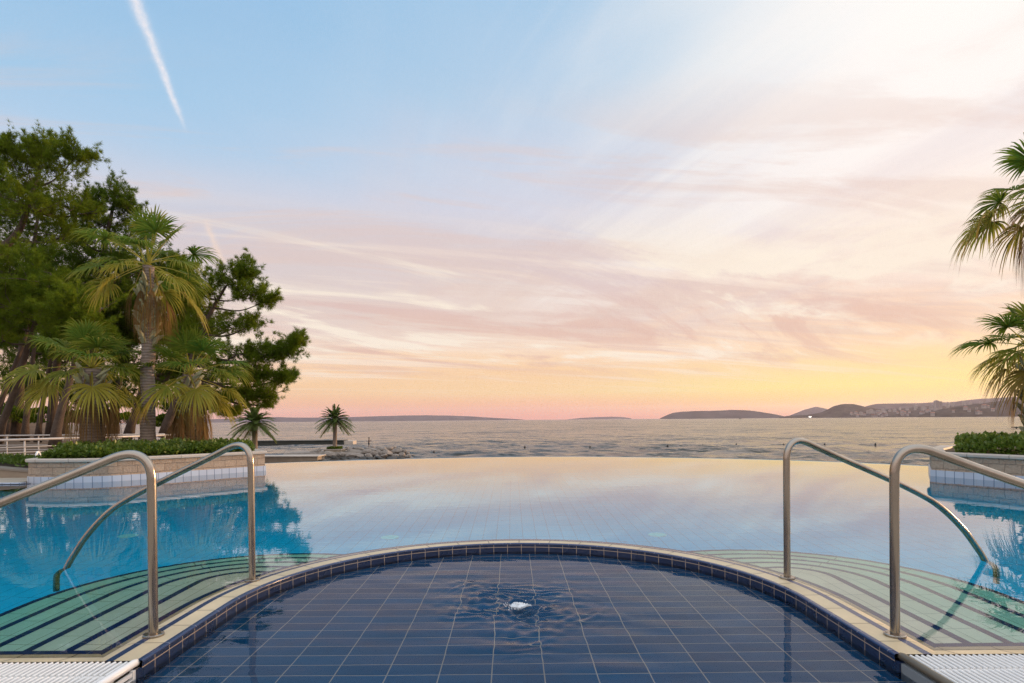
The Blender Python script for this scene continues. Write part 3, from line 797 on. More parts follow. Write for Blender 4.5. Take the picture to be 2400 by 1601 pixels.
for s in (-1, 1):
    xa, xb = CX + s * 1.975, s * 9.6
    x0, x1 = min(xa, xb), max(xa, xb)
    mb = MB(); mb.box(x0, x1, 2.55, 2.84, FL - .2, -.034); mb.build('front_wall', M['step'], ip)
    # beige front coping, mitred towards the rim, and its blue nosing
    xi = CX + s * (RI + .13)
    mb = MB()
    a = [(xi, 2.705, -.0035), (xb, 2.705, -.0035), (xb, 2.845, -.030), (CX + s * 1.945, 2.845, -.030)]
    if s > 0: pass
    mb.poly(a if s > 0 else list(reversed(a)), [(p[0], p[1]) for p in (a if s > 0 else reversed(a))]); mb.build('front_coping', M['coping'], ip)
    mb = MB(); a = [(CX + s * 1.93, 2.845, -.028), (xb, 2.845, -.028), (xb, 2.892, -.033), (CX + s * 1.97, 2.892, -.033)]
    mb.poly(a if s > 0 else list(reversed(a)), [(p[0], .03) for p in (a if s > 0 else reversed(a))])
    b = [(CX + s * 1.97, 2.892, -.033), (xb, 2.892, -.033), (xb, 2.892, -1.36), (CX + s * 1.97, 2.892, -1.36)]
    mb.poly(b); mb.build('tile_stripe', M['blue_nosing'], ip)
    # five treads descending into the pool, each with a dark blue nosing
    cx, cy = CX + s * 1.935, 4.25
    def curve(r, nA=44):
        pts = []; L = 0
        yy = np.linspace(2.88, cy, 10)
        for y in yy[:-1]: pts.append((cx + s * r, y, y - 2.88))
        for i in range(nA + 1):
            a = math.pi * 1.02 * i / nA
            pts.append((cx + s * r * math.cos(a), cy + r * math.sin(a), cy - 2.88 + a * .62))
        return pts
    for k in range(1, 6):
        z = -.03 - .15 * k; r0 = .3 * (k - 1) - .01 if k > 1 else .02; r1 = .3 * k
        c0, c1 = curve(max(r0, .012)), curve(r1); cn = curve(r1 - .046)
        mb = MB()
        for i in range(len(c0) - 1):
            q = [(c0[i][0], c0[i][1], z), (c1[i][0], c1[i][1], z), (c1[i + 1][0], c1[i + 1][1], z), (c0[i + 1][0], c0[i + 1][1], z)]
            uv = [(c0[i][2], 0), (c1[i][2], .3), (c1[i + 1][2], .3), (c0[i + 1][2], 0)]
            mb.poly(q if s > 0 else q[::-1], uv if s > 0 else uv[::-1])
            zb = z - .15 if k < 5 else FL
            q = [(c1[i][0], c1[i][1], zb), (c1[i + 1][0], c1[i + 1][1], zb), (c1[i + 1][0], c1[i + 1][1], z), (c1[i][0], c1[i][1], z)]
            uv = [(c1[i][2], zb), (c1[i + 1][2], zb), (c1[i + 1][2], z), (c1[i][2], z)]
            mb.poly(q[::-1] if s > 0 else q, uv)
        st = mb.build('step', M['step'], ip)
        mb = MB()
        for i in range(len(c0) - 1):
            q = [(cn[i][0], cn[i][1], z + .003), (c1[i][0] + s * .002, c1[i][1], z + .003), (c1[i + 1][0] + s * .002, c1[i + 1][1], z + .003), (cn[i + 1][0], cn[i + 1][1], z + .003)]
            uv = [(c1[i][2], .02), (c1[i][2], .06), (c1[i + 1][2], .06), (c1[i + 1][2], .02)]
            mb.poly(q if s > 0 else q[::-1], uv)
        mb.build('nosing', M['blue_nosing'], st)
for x in (-4.43, -1.415, 1.66):
    mb = MB(); n = 24
    ring = [(x + .105 * math.cos(2 * math.pi * i / n), 7.03 + .105 * math.sin(2 * math.pi * i / n)) for i in range(n)]
    mb.prism(ring, FL - .01, FL + .02)
    ring = [(x + .045 * math.cos(2 * math.pi * i / n), 7.03 + .045 * math.sin(2 * math.pi * i / n)) for i in range(n)]
    mb.prism(ring, FL + .021, FL + .035)
    mb.build('floor_inlet', M['inlet'], ip)
# water body
def build_pool_water():
    top = [(-9.62, 2.80), (CX - 1.90, 2.80)]
    top += [(x, y) for x, y in upath(1.90, 2.82)]
    top += [(CX + 1.90, 2.80), (9.62, 2.80)]
    top += [(x, y) for x, y in reversed(ED)]
    top += [(-9.62, 12.4)]
    bm = bmesh.new()
    vs = [bm.verts.new((x, y, WL1)) for x, y in top]
    f = bm.faces.new(vs)
    r = bmesh.ops.extrude_face_region(bm, geom=[f])
    for g in r['geom']:
        if isinstance(g, bmesh.types.BMVert): g.co.z = FL - .12
    bmesh.ops.recalc_face_normals(bm, faces=bm.faces)
    bmesh.ops.triangulate(bm, faces=[q for q in bm.faces if len(q.verts) > 4])
    me = bpy.data.meshes.new('pool_water'); bm.to_mesh(me); bm.free()
    tag(link('pool_water', me, M['pool_water']), kind='structure')
build_pool_water()

# ------------------------------------------------------------------ deck, gratings
mb = MB()
for (x0, x1, y0, y1) in ((-16, 16, -14, 1.40), (-16, CX - RI - .05, 1.40, 2.30), (CX + RI + .05, 16, 1.40, 2.30), (-16, -9.9, 2.30, 10.8), (9.9, 16, 2.30, 14)):
    mb.box(x0, x1, y0, y1, -.6, -.012)
tag(mb.build('pool_deck', M['deck']), kind='structure')
for s in (-1, 1):
    lab = 'white slatted overflow grating with ribbed side at the sunlit left rail' if s < 0 else 'grey-white slatted overflow grating with dark end bar beside the right rail'
    lab = 'overflow grating with white rounded end bar and ribbed side, beside the left handrails' if s < 0 else 'overflow grating with dark end bar and plain grey side, beside the right handrails'
    g = empty('overflow_grating', lab, 'drain grating', 'pool overflow gratings', loc=(0, 0, 0))
    xe = CX + s * (RI + .012)
    mb = MB(); x = xe + s * .05; n = 0
    while abs(x) < 3.6:
        for (ya, yb) in ((2.552, 2.694), (2.32, 2.540)):
            # rounded slat
            w = .0062
            prof = [(-w * .7, -.024), (-w, -.008), (-w * .85, -.003), (-w * .4, 0), (w * .4, 0), (w * .85, -.003), (w, -.008), (w * .7, -.024)]
            a = [(x + px, ya, pz) for px, pz in prof]; b = [(x + px, yb, pz) for px, pz in prof]
            for i in range(len(prof) - 1): mb.poly([a[i], b[i], b[i + 1], a[i + 1]][::-1])
            mb.poly(a); mb.poly(b[::-1])
        x += s * .0252; n += 1
    mb.build('slats', M['grate'], g)
    mb = MB(); x0, x1 = sorted((xe + s * .02, s * 3.6))
    mb.box(x0, x1, 2.532, 2.56, -.034, -.010)
    mb.box(x0, x1, 2.672, 2.69, -.034, -.012)
    mb.build('support_bar', M['grate'], g)
    mb = MB(); mb.tube([(xe + s * .016, 2.706, -.012), (xe + s * .016, 2.69, -.008), (xe + s * .016, 2.32, -.008)], .017, 14)
    mb.build('end_bar', M['grate'] if s < 0 else M['grate_dark'], g, smooth=True)
    mb = MB()
    if s < 0:
        for k in range(4): mb.box(xe - .012, xe - .001, 2.34, 2.655, -.052 - k * .028, -.036 - k * .028)
        mb.box(xe - .014, xe + .002, 2.655, 2.675, -.15, -.03)
    else:
        mb.box(xe - .004, xe + .02, 2.33, 2.675, -.15, -.03)
    mb.build('side_panel', M['grate'] if s < 0 else M['panel'], g)
    mb = MB(); mb.box(min(xe - s * .012, xe + s * .03), max(xe - s * .012, xe + s * .03), 2.676, 2.7045, -.2, -.03); mb.build('corner_tile', M['riser'], g)
    mb = MB(); mb.box(x0, x1, 2.30, 2.705, -.32, -.26); mb.box(x0, x1, 2.700, 2.706, -.3, -.012)
    mb.build('channel', M['grate_dark'], g)

# ------------------------------------------------------------------ handrails
def handrail(px, py, dx, dy, label, reach=1.0):
    n = math.hypot(dx, dy); dx, dy = dx / n, dy / n
    t = empty('handrail', label, 'handrail', 'steel handrails at the pool steps', loc=(px, py, 0))
    prof = [(0, -.01), (.0005, .25), (.001, .45), (.0015, .60), (.002, .70), (.0028, .75)]
    # bend
    prof += [(.004, .79), (.012, .832), (.032, .866), (.062, .888), (.10, .896), (.145, .890), (.195, .872), (.26, .844)]
    prof += [(.40, .785), (.62, .695), (.80, .620), (.92, .570), (1.06, .505), (1.20, .430), (1.335, .330), (1.46, .215), (1.555, .105), (1.635, 0), (1.70, -.12), (1.74, -.26), (1.752, -.40), (1.755, -.775)]
    prof = [(s_ if s_ < .2 else .2 + (s_ - .2) * reach, z) for s_, z in prof]
    P3 = spline([(s_, z, 0) for s_, z in prof], 9)
    pts = [(dx * p[0], dy * p[0], p[1]) for p in P3]
    mb = MB(); mb.tube(pts, .0215, 36)
    mb.build('pipe', M['steel'], t, smooth=True)
    for (sx, z) in ((0, 0.004),):
        mb = MB(); c = (dx * sx, dy * sx)
        mb.tube([(c[0], c[1], z - .006), (c[0], c[1], z + .003), (c[0], c[1], z + .0062), (c[0], c[1], z + .0064)], [.049, .049, .044, .02], 28)
        fl = mb.build('base_flange', M['steel'], t, smooth=False)
        for k in range(3):
            a = 2.1 * k + .5
            mb = MB(); q = (c[0] + .036 * math.cos(a), c[1] + .036 * math.sin(a))
            mb.tube([(q[0], q[1], z + .003), (q[0], q[1], z + .0085), (q[0], q[1], z + .0095)], [.005, .005, .003], 8); mb.build('screw', M['steel'], fl)
handrail(-1.781, 3.022, -1.8, -.25, 'polished steel handrail nearest the camera, over the blue left-hand steps')
handrail(-1.733, 4.058, -1.755, .53, 'steel handrail in front of the round planter with three palms, its foot in dark water')
handrail(1.83, 2.935, 1.8, -.25, 'nearer of the two steel handrails over the beige right-hand steps', 1.07)
handrail(1.7925, 4.002, 1.755, .53, 'steel handrail behind the nearer one at the beige steps, its foot in sky reflections', 1.08)

# ------------------------------------------------------------------ planters
def planter(front, backpts, label, ztop=.41, name='planter'):
    t = empty(name, label, 'planter', 'stone planters at the pool edge')
    loop = [tuple(p)[:2] for p in spline([(a, b, 0) for a, b in front], 8)]
    loop = loop + list(backpts)
    # make ccw
    ar = sum(loop[i][0] * loop[(i + 1) % len(loop)][1] - loop[(i + 1) % len(loop)][0] * loop[i][1] for i in range(len(loop)))
    if ar < 0: loop = loop[::-1]
    pth = path2d(loop, closed=True)
    p2 = pth + [(pth[0][0], pth[0][1], pth[0][2], pth[0][3], pth[-1][4] + .3)]
    mb = MB(); mb.sweep(p2, [(-.02, -.4, -.4), (-.02, .085, .085), (-.02, ztop - .06, ztop - .06)]); mb.build('stone_wall', M['stone'], t)
    mb = MB(); mb.sweep(p2, [(.0, -.05, -.05), (.0, .07, .07), (.0, .086, .086), (-.03, .088, .12)]); mb.build('tile_band', M['white_tile'], t)
    mb = MB(); mb.sweep(p2, [(-.002, -1.5, -.4), (-.002, -.05, .9)]); mb.build('pool_side', M['pool_wall'], t)
    zt = ztop
    cp = [(-.02, zt - .062), (.018, zt - .06), (.026, zt - .05), (.028, zt - .016), (.02, zt - .004), (.008, zt), (-.24, zt), (-.25, zt - .05)]
    mb = MB(); mb.sweep(p2, [(o, z, i * .06) for i, (o, z) in enumerate(cp)]); mb.build('cap', M['cap'], t)
    inner = [(a[0] - a[2] * .235, a[1] - a[3] * .235) for a in pth]
    mb = MB(); mb.poly([(x, y, zt - .035) for x, y in inner]); mb.build('soil', M['soil'], t)
    return t, inner
Lp, Linner = planter([(-8.98, 11.5), (-8.85, 11.16), (-8.3, 11.04), (-7.55, 11.12), (-7.0, 11.55), (-6.45, 12.2), (-5.9, 12.85), (-5.42, 13.45)], [(-6.05, 14.5), (-6.6, 15.4), (-7.6, 15.8), (-8.8, 15.3), (-9.4, 13.6)], 'curved stone planter with a white tile band holding three fan palms')
Rp, Rinner = planter([(7.50, 10.98), (7.72, 10.50), (8.02, 9.85), (8.35, 9.2), (8.9, 8.5), (9.7, 7.9)], [(11.5, 8.2), (12.6, 10.5), (11.6, 13.2), (9.4, 13.4), (8.3, 12.2)], 'stone planter cut by the right border of the photo, hedge along its top')

def in_poly(x, y, poly):
    c = False; n = len(poly)
    for i in range(n):
        x0, y0 = poly[i]; x1, y1 = poly[i - 1]
        if (y0 > y) != (y1 > y) and x < (x1 - x0) * (y - y0) / (y1 - y0) + x0: c = not c
    return c
def leaf_cloud(pos, nrm, size, name, mat, parent, tint=None, aspect=.42, seed=1):
    """elliptic leaves, folded along the midrib"""
    g = np.random.default_rng(seed); n = len(pos)
    d = nrm + g.normal(0, .55, (n, 3)); d /= np.linalg.norm(d, axis=1, keepdims=True)
    r = g.normal(0, 1, (n, 3)); s = np.cross(d, r); s /= np.linalg.norm(s, axis=1, keepdims=True)
    u = np.cross(s, d)
    L = size * g.uniform(.7, 1.3, (n, 1)); W = L * aspect
    a = pos; tip = pos + d * L; m1 = pos + d * L * .5
    l = m1 + s * W + u * L * .1; rr = m1 - s * W + u * L * .1
    V = np.stack([a, l, tip, rr], 1).reshape(-1, 3)
    i = np.arange(n)[:, None] * 4
    Fa = np.concatenate([i + [0, 1, 2], i + [0, 2, 3]])
    tt = None if tint is None else np.repeat(tint, 4)
    return np_mesh(name, V, Fa, mat, parent, tint=tt)
def hedge(inner, label, zb, hgt, dens, seed, xmax=99, keep=None):
    g = np.random.default_rng(seed)
    xs = [p[0] for p in inner]; ys = [p[1] for p in inner]
    pos = []; nr = []
    P2 = path2d(inner, closed=True)
    nb = [(a[0], a[1], a[2], a[3]) for a in P2]
    cnt = 0
    while cnt < dens:
        x = g.uniform(min(xs), max(xs)); y = g.uniform(min(ys), max(ys))
        if not in_poly(x, y, inner): continue
        if keep and not keep(x, y): continue
        # distance to border
        dm = min(math.hypot(x - a[0], y - a[1]) for a in nb)
        h = hgt * (.72 + .34 * g.random() ** 9 + .04 * g.random() + .30 * mnoise.noise(Vector((x * 2.3, y * 2.3, seed))) + .18 * mnoise.noise(Vector((x * 7, y * 7, seed)))) * min(1, .55 + dm * 1.6)
        top = g.random() < .62
        z = h * (1 if top else g.random())
        if not top and dm > .5: continue
        k = min(nb, key=lambda a: math.hypot(x - a[0], y - a[1]))
        side = max(0, 1 - dm / .3)
        n = Vector((k[2] * side * 1.2, k[3] * side * 1.2, .8 if top else .3))
        pos.append((x + k[2] * side * .03, y + k[3] * side * .03, zb + z - .02)); nr.append(n.normalized()[:]); cnt += 1
    tint = np.clip(g.normal(.1, .16, cnt), 0, .6)
    o = leaf_cloud(np.array(pos), np.array(nr), .072, 'hedge', M['hedge'], None, tint, .34, seed)
    tag(o, label, 'hedge', 'clipped hedges in the stone planters')
hedge(Linner, 'glossy green hedge under the three fan palms in the curved planter', .38, .25, 21000, 21, keep=lambda x, y: y < 13.9)
hedge(Rinner, 'bushy green hedge in the planter at the right border', .37, .29, 15000, 22, keep=lambda x, y: x > .728 * y and x < 10.6 and y < 12.6 and y > 8.2)

# ------------------------------------------------------------------ palms
class Strip:
    def __init__(self): self.V = []; self.F = []; self.T = []; self.n = 0
    def ribbon(self, C, S, W, U, tint, fold=.35):
        """C centres, S side vec, W half widths, U up vecs -> folded strip"""
        k = len(C)
        L = C - S * W[:, None] ; R = C + S * W[:, None]; Mi = C + U * (W * fold)[:, None]
        self.V.append(np.stack([L, Mi, R], 1).reshape(-1, 3))
        b = self.n + np.arange(k - 1) * 3
        self.F.append(np.stack([b, b + 1, b + 4, b + 3], -1)); self.F.append(np.stack([b + 1, b + 2, b + 5, b + 4], -1))
        self.T.append(np.repeat(tint, 3)); self.n += 3 * k
    def build(self, name, mat, parent):
        return np_mesh(name, np.concatenate(self.V), np.concatenate(self.F), mat, parent, smooth=False, tint=np.concatenate(self.T))
def unit(v): return v / max(1e-9, np.linalg.norm(v))
def fan_leaf(st, hub, az, el, pet, R, g, dry=0., droop=.25, nseg=40, spread=122):
    az_, el_ = R_(az), R_(el)
    T0 = np.array([math.cos(el_) * math.cos(az_), math.cos(el_) * math.sin(az_), math.sin(el_)])
    side = unit(np.cross(T0, [0, 0, 1])) if abs(T0[2]) < .98 else np.array([1., 0, 0])
    # petiole
    n = 6; tt = np.linspace(0, 1, n)
    C = hub + T0 * (pet * tt)[:, None] + np.array([0, 0, -1]) * (pet * .22 * max(0.15, math.cos(el_)) * tt ** 2)[:, None]
    T = unit(C[-1] - C[-2])
    U = unit(np.cross(side, T))
    st.ribbon(C, side, np.full(n, .014) * (1.4 - .6 * tt), np.tile(U, (n, 1)), np.full(n, .42 + .4 * dry), 1.0)
    E = C[-1]
    roll = g.normal(0, .25); side2 = side * math.cos(roll) + U * math.sin(roll); U2 = unit(np.cross(side2, T))
    fold = .22 + .1 * g.random()
    for i in range(nseg):
        f = -1 + 2 * (i + .5) / nseg
        a = R_(spread) * f
        d = T * math.cos(a) + side2 * math.sin(a)
        d = unit(d + U2 * fold * abs(math.sin(a)) + g.normal(0, .035, 3))
        Ls = R * (.70 + .30 * math.cos(a * .8)) * g.uniform(.88, 1.06)
        ts = np.array([0, .28, .52, .70, .86, 1.0])
        dr = droop * (1 + 1.2 * dry) * g.uniform(.7, 1.35)
        C = E + d * (Ls * ts)[:, None] + np.array([0, 0, -1.]) * (Ls * dr * 1.35 * ts ** 2.9)[:, None]
        C = C - d * (Ls * .30 * dr * ts ** 3)[:, None]
        wmax = R * 2 * R_(spread) / nseg * .5
        W = np.array([.10, .32, .47, .33, .17, .01]) * wmax * 1.05
        sv = unit(np.cross(d, U2)); uu = unit(np.cross(sv, d))
        tipd = np.clip(dry + np.array([0, 0, .02, .10, .26, .42]) * g.uniform(.2, 1.2) + g.normal(0, .05), 0, 1)
        st.ribbon(C, sv, W, np.tile(uu, (6, 1)), tipd, .6 * (1 if i % 2 else -1))
def fan_palm(label, base, htop, rad, specs, name='fan_palm', skirt=0, skirtlen=1.0, boots=0, lean=(0, 0), seed=1, R=.8, pet=.7, bootz=(0, 0), extra=()):
    g = np.random.default_rng(seed)
    t = empty(name, label, 'palm tree', None, loc=base)
    mb = MB(); n = 16; pts = []; rr = []
    for i in range(n):
        f = i / (n - 1)
        pts.append((lean[0] * f * f + .015 * math.sin(i * 1.7), lean[1] * f * f + .015 * math.cos(i * 2.3), -.06 + (htop + .06) * f))
        rr.append(rad * (1.18 - .35 * f + .04 * math.sin(i * 2.6) if i else 1.35))
    mb.tube(pts, rr, 20); mb.build('trunk', M['bark_palm'], t, smooth=True)
    hub = np.array([lean[0], lean[1], htop])
    st = Strip()
    for (az, el, sc, dry) in specs:
        fan_leaf(st, hub + g.normal(0, .03, 3), az, el, pet * sc * g.uniform(.9, 1.1), R * sc * g.uniform(.92, 1.08), g, dry, droop=.08 + .20 * max(0, math.cos(R_(el))))
    st.build('crown', M['fan'], t)
    if skirt:
        st = Strip()
        for i in range(skirt):
            az = i * 137.5 + g.normal(0, 12); z = htop - g.uniform(.05, .65) * skirtlen
            fan_leaf(st, np.array([lean[0] + math.cos(R_(az)) * rad, lean[1] + math.sin(R_(az)) * rad, z]), az, g.uniform(-82, -60), pet * .5, R * skirtlen * g.uniform(.6, .95), g, g.uniform(.8, 1), droop=.5, nseg=20, spread=30)
        st.build('dead_fronds', M['fan'], t)
    if boots:
        mb = MB()
        for i in range(boots):
            a = R_(i * 137.5); z = bootz[0] + (bootz[1] - bootz[0]) * i / boots
            r0 = rad * .92
            b0 = Vector((math.cos(a) * r0, math.sin(a) * r0, z)); tw = R_(g.normal(0, 38))
            sdir = Vector((-math.sin(a), math.cos(a), 0)); updir = Vector((math.cos(a) * .45, math.sin(a) * .45, 1)).normalized()
            d = (updir * math.cos(tw) + sdir * math.sin(tw)).normalized(); sv = (sdir * math.cos(tw) - updir * math.sin(tw)).normalized()
            L = g.uniform(.16, .30); w = .05
            nn = d.cross(sv).normalized() * .022
            A = [b0 - sv * w, b0 + sv * w, b0 + d * L * .7 + sv * w * .7 + updir * .0, b0 + d * L + Vector((math.cos(a), math.sin(a), 0)) * .05, b0 + d * L * .7 - sv * w * .7]
            mb.poly([p + nn for p in A]); mb.poly([p - nn for p in reversed(A)])
            for k in range(5):
                q, p = A[k], A[(k + 1) % 5]; mb.poly([q - nn, p - nn, p + nn, q + nn])
        mb.build('leaf_bases', M['boot'], t)
    return t
def rosette(n, seed, el0=80, el1=-30, dry0=.55, sc=(.85, 1.1)):
    g = random.Random(seed); out = []
    for i in range(n):
        f = i / (n - 1)
        el = el0 + (el1 - el0) * f ** .85 + g.uniform(-7, 7)
        out.append((i * 137.5 + g.uniform(-14, 14), el, g.uniform(*sc) * (.85 if f < .12 else 1), max(0, min(1, dry0 * max(0, f - .45) * 1.9 + g.uniform(-.08, .12)))))
    return out
ptall = at(347, 1040, 13.3); ptall.z = .37
fan_palm('tall fan palm with bare ringed trunk standing between two shorter palms', ptall, 4.1, .135, rosette(22, 5, 82, -30, .40), skirt=11, skirtlen=.9, boots=46, bootz=(2.35, 3.75), lean=(.05, 0), seed=3, R=.70, pet=.92)
pshort = at(217, 1040, 13.0); pshort.z = .37
fan_palm('short fan palm with thick trunk, leftmost of the three in the curved planter', pshort, 1.85, .205, rosette(22, 8, 80, -26, .45), skirt=14, skirtlen=.95, boots=30, bootz=(.9, 1.75), seed=5, R=.72, pet=.86)
pright = at(446, 1040, 13.7); pright.z = .37
fan_palm('fan palm with shaggy trunk of dead fronds, rightmost in the curved planter', pright, 1.75, .14, rosette(22, 12, 80, -26, .45), skirt=26, skirtlen=1.0, boots=40, bootz=(.2, 1.65), seed=7, R=.70, pet=.84)
pr1 = at(2462, 1040, 10.9); pr1.z = .37
fan_palm('taller fan palm at the right border, upper cluster of fronds against the bright sky', pr1, 4.55, .15, rosette(22, 15, 72, -24, .75), skirt=8, skirtlen=.8, boots=30, bootz=(2.6, 4.3), seed=9, R=.74, pet=.82)  # raised dryness paints golden backlight into the fronds
pr2 = at(2422, 1040, 11.9); pr2.z = .37
fan_palm('shorter fan palm at the right border, fronds hanging in front of the low sun', pr2, 1.95, .12, rosette(22, 18, 78, -24, .75), skirt=6, skirtlen=.7, boots=50, bootz=(.3, 1.7), seed=11, R=.72, pet=.72)  # dry tint raised here too, golden backlight put into the colour

def feather_palm(label, base, htop, rad, L, nf, seed):
    g = np.random.default_rng(seed)
    t = empty('date_palm', label, 'palm tree', None, loc=base)
    mb = MB(); mb.tube([(0, 0, -.1), (0, 0, .25), (.03, 0, htop * .5), (0, 0, htop * .85), (0, 0, htop)], [rad * 1.15, rad, rad * .9, rad * 1.05, rad * 1.25], 14)
    mb.build('trunk', M['bark_palm'], t, smooth=True)
    st = Strip()
    for i in range(nf):
        f = i / nf; az = R_(i * 137.5 + g.normal(0, 6)); el = R_(84 - 112 * f ** .8 + g.normal(0, 5))
        Lf = L * g.uniform(.88, 1.05)
        n = 12; tt = np.linspace(0, 1, n)
        h = np.array([math.cos(az), math.sin(az), 0])
        T0 = h * math.cos(el) + np.array([0, 0, math.sin(el)])
        C = np.array([0, 0, htop]) + T0 * (Lf * tt)[:, None] + np.array([0, 0, -1.]) * (Lf * (.16 + .34 * math.cos(el)) * tt ** 2.1)[:, None] + h * (.08 * Lf * tt ** 2)[:, None]
        side = unit(np.cross(T0, [0, 0, 1.]))
        dry = max(0, f - .8) * 2
        st.ribbon(C, side, np.full(n, .035) * (1.2 - tt), np.tile([0, 0, 1.], (n, 1)), np.full(n, .25 + dry), .8)
        m_ = 34
        for k in range(m_):
            s_ = .12 + .88 * (k + .5) / m_; q = s_ * (n - 1); a = int(min(q, n - 2)); p = C[a] + (C[a + 1] - C[a]) * (q - a)
            tg = unit(C[a + 1] - C[a])
            ll = .62 * (L / 2.8) * (math.sin(math.pi * (.12 + .80 * s_)) * .85 + .15)
            for sg in (-1, 1):
                d = unit(side * sg * .75 + tg * .75 + np.array([0, 0, .30]) + g.normal(0, .06, 3))
                e = p + d * ll * np.array([[0.], [.5], [1.]]) + np.array([[0, 0, 0], [0, 0, -.02], [0, 0, -.16 * ll]])
                st.ribbon(e, unit(np.cross(d, [0, 0, 1.]) + 1e-3), np.array([.045, .055, .006]), np.tile([0, 0, 1.], (3, 1)), np.full(3, np.clip(dry + g.normal(.05, .08), 0, 1)), .3)
    st.build('crown', M['feather'], t)
    return t
pa = at(597, 1062, 84)
feather_palm('dark feathery date palm just behind the end of the curved planter', (pa.x, pa.y, at(597, 1058, 84).z), 3.9, .38, 3.1, 66, 31)
pb = at(785, 1056, 96)
pbz = at(785, 1052, 96).z
feather_palm('feathery date palm growing in a low box on the rock jetty', (pb.x, pb.y, pbz + .1), 4.5, .33, 2.85, 64, 33)

# ------------------------------------------------------------------ pines
def tuft_template(g, K=13):
    V = []
    for k in range(K):
        d = g.normal(0, .62, 3) + np.array([0, 0, .85]); d = unit(d)
        s = unit(np.cross(d, g.normal(0, 1, 3))); L = g.uniform(.7, 1.15)
        b = d * .04
        V += [b - s * .040, b + s * .040, d * L]
    return np.array(V)
TUFTS = [tuft_template(np.random.default_rng(50 + i)) for i in range(6)]
def pine(label, trunk, lobes, seed, mat='needle', tuft=.19, dens=1.0, radii=None, name='pine_tree'):
    """trunk: world points; lobes: (centre, (rx, ry, rz), n clumps)"""
    g = np.random.default_rng(seed)
    base = Vector(trunk[0])
    t = empty(name, label, 'pine tree', 'pines behind the pool', loc=base)
    B = np.array(base)
    tp = [Vector(p) - base for p in trunk]
    tp = [Vector(p) for p in spline(tp, 4)]
    n = len(tp); r0 = radii or .22
    mb = MB(); mb.tube([p + Vector((0, 0, -.3 if i == 0 else 0)) for i, p in enumerate(tp)], [r0 * (1 - .78 * i / (n - 1)) * (1.3 if i == 0 else 1) for i in range(n)], 10)
    limbs = mb
    P = []; D = []; S = []
    for (c, r, k) in lobes:
        c = Vector(c) - base; r = np.array(r)
        j = min(range(n), key=lambda i: (tp[i] - c).length + .8 * max(0, tp[i].z - c.z + .3) + (2 if i < n * .3 else 0))
        a = tp[j]; mid = (a + c) * .5 + Vector((0, 0, -.12 * (c - a).length))
        ll = spline([a, mid, c], 4); rl = r0 * (1 - .78 * j / (n - 1)) * .55
        limbs.tube(ll, [max(.02, rl * (1 - .7 * i / (len(ll) - 1))) for i in range(len(ll))], 6)
        # ragged shoots that reach outward and upward from the limb, and a loose inner mass
        rm = float(np.mean(r)); R3 = np.array(r)
        for q in range(int(k * 2.8)):
            u = unit(g.normal(0, 1, 3))
            if u[2] < -.3: u[2] *= .5
            st_ = np.array(c) + u * R3 * g.uniform(.35, .85)
            d = unit(u * .75 + np.array([0, 0, g.uniform(.25, .95)]) + g.normal(0, .25, 3))
            L = g.uniform(.45, 1.2) * (rm / 1.1) ** .4
            if q % 3 == 0:
                limbs.tube([c, Vector(st_), Vector(st_ + d * L * .8)], [max(.014, rl * .3), .016, .006], 4, cap=False)
            nt = int(27 * dens * g.uniform(.6, 1.4)); tt = g.uniform(0, 1.02, nt)
            off = g.normal(0, 1, (nt, 3)) * (.10 * (1.2 - tt))[:, None]
            P.append(st_ + d * (L * tt)[:, None] + off); D.append(d * .9 + off * 5.0 + g.normal(0, .2, (nt, 3))); S.append(np.full(nt, tuft) * g.uniform(.7, 1.15, nt))
        nt = int(k * 13 * dens)
        off = g.normal(0, 1, (nt, 3)); off /= np.linalg.norm(off, axis=1, keepdims=True); off *= R3 * g.uniform(.1, .95, (nt, 1)) ** .5
        keep = np.array([mnoise.noise(Vector((np.array(c) + o_) * 1.6)) > -.12 for o_ in off])
        off = off[keep]
        P.append(np.array(c) + off); D.append(off + np.array([0, 0, .4])); S.append(np.full(len(off), tuft * 1.15))
    P = np.concatenate(P); D = np.concatenate(D); S = np.concatenate(S)
    D /= np.linalg.norm(D, axis=1, keepdims=True)
    N = len(P)
    X = np.cross(D, g.normal(0, 1, (N, 3))); X /= np.linalg.norm(X, axis=1, keepdims=True); Yv = np.cross(D, X)
    V = np.zeros((N, len(TUFTS[0]), 3), dtype=np.float32)
    which = g.integers(0, len(TUFTS), N)
    for w in range(len(TUFTS)):
        m_ = which == w; T = TUFTS[w]
        V[m_] = P[m_][:, None, :] + S[m_][:, None, None] * (X[m_][:, None, :] * T[None, :, 0:1] + Yv[m_][:, None, :] * T[None, :, 1:2] + D[m_][:, None, :] * T[None, :, 2:3])
    V = V.reshape(-1, 3)
    limbs.build('trunk', M['bark_pine'], t, smooth=True)
    np_mesh('crown', V, np.arange(len(V)).reshape(-1, 3), M[mat], t)
    return t
def lob(u, v, Y, rpx, n=None, flat=.75, fy=1.0):
    k = Y / F; c = at(u, v, Y)
    r = rpx * k
    return (c, (r, r * fy, r * flat), n or max(6, int(9 * r * r)))
def tr(*pts): return [at(u, v, Y) for u, v, Y in pts]
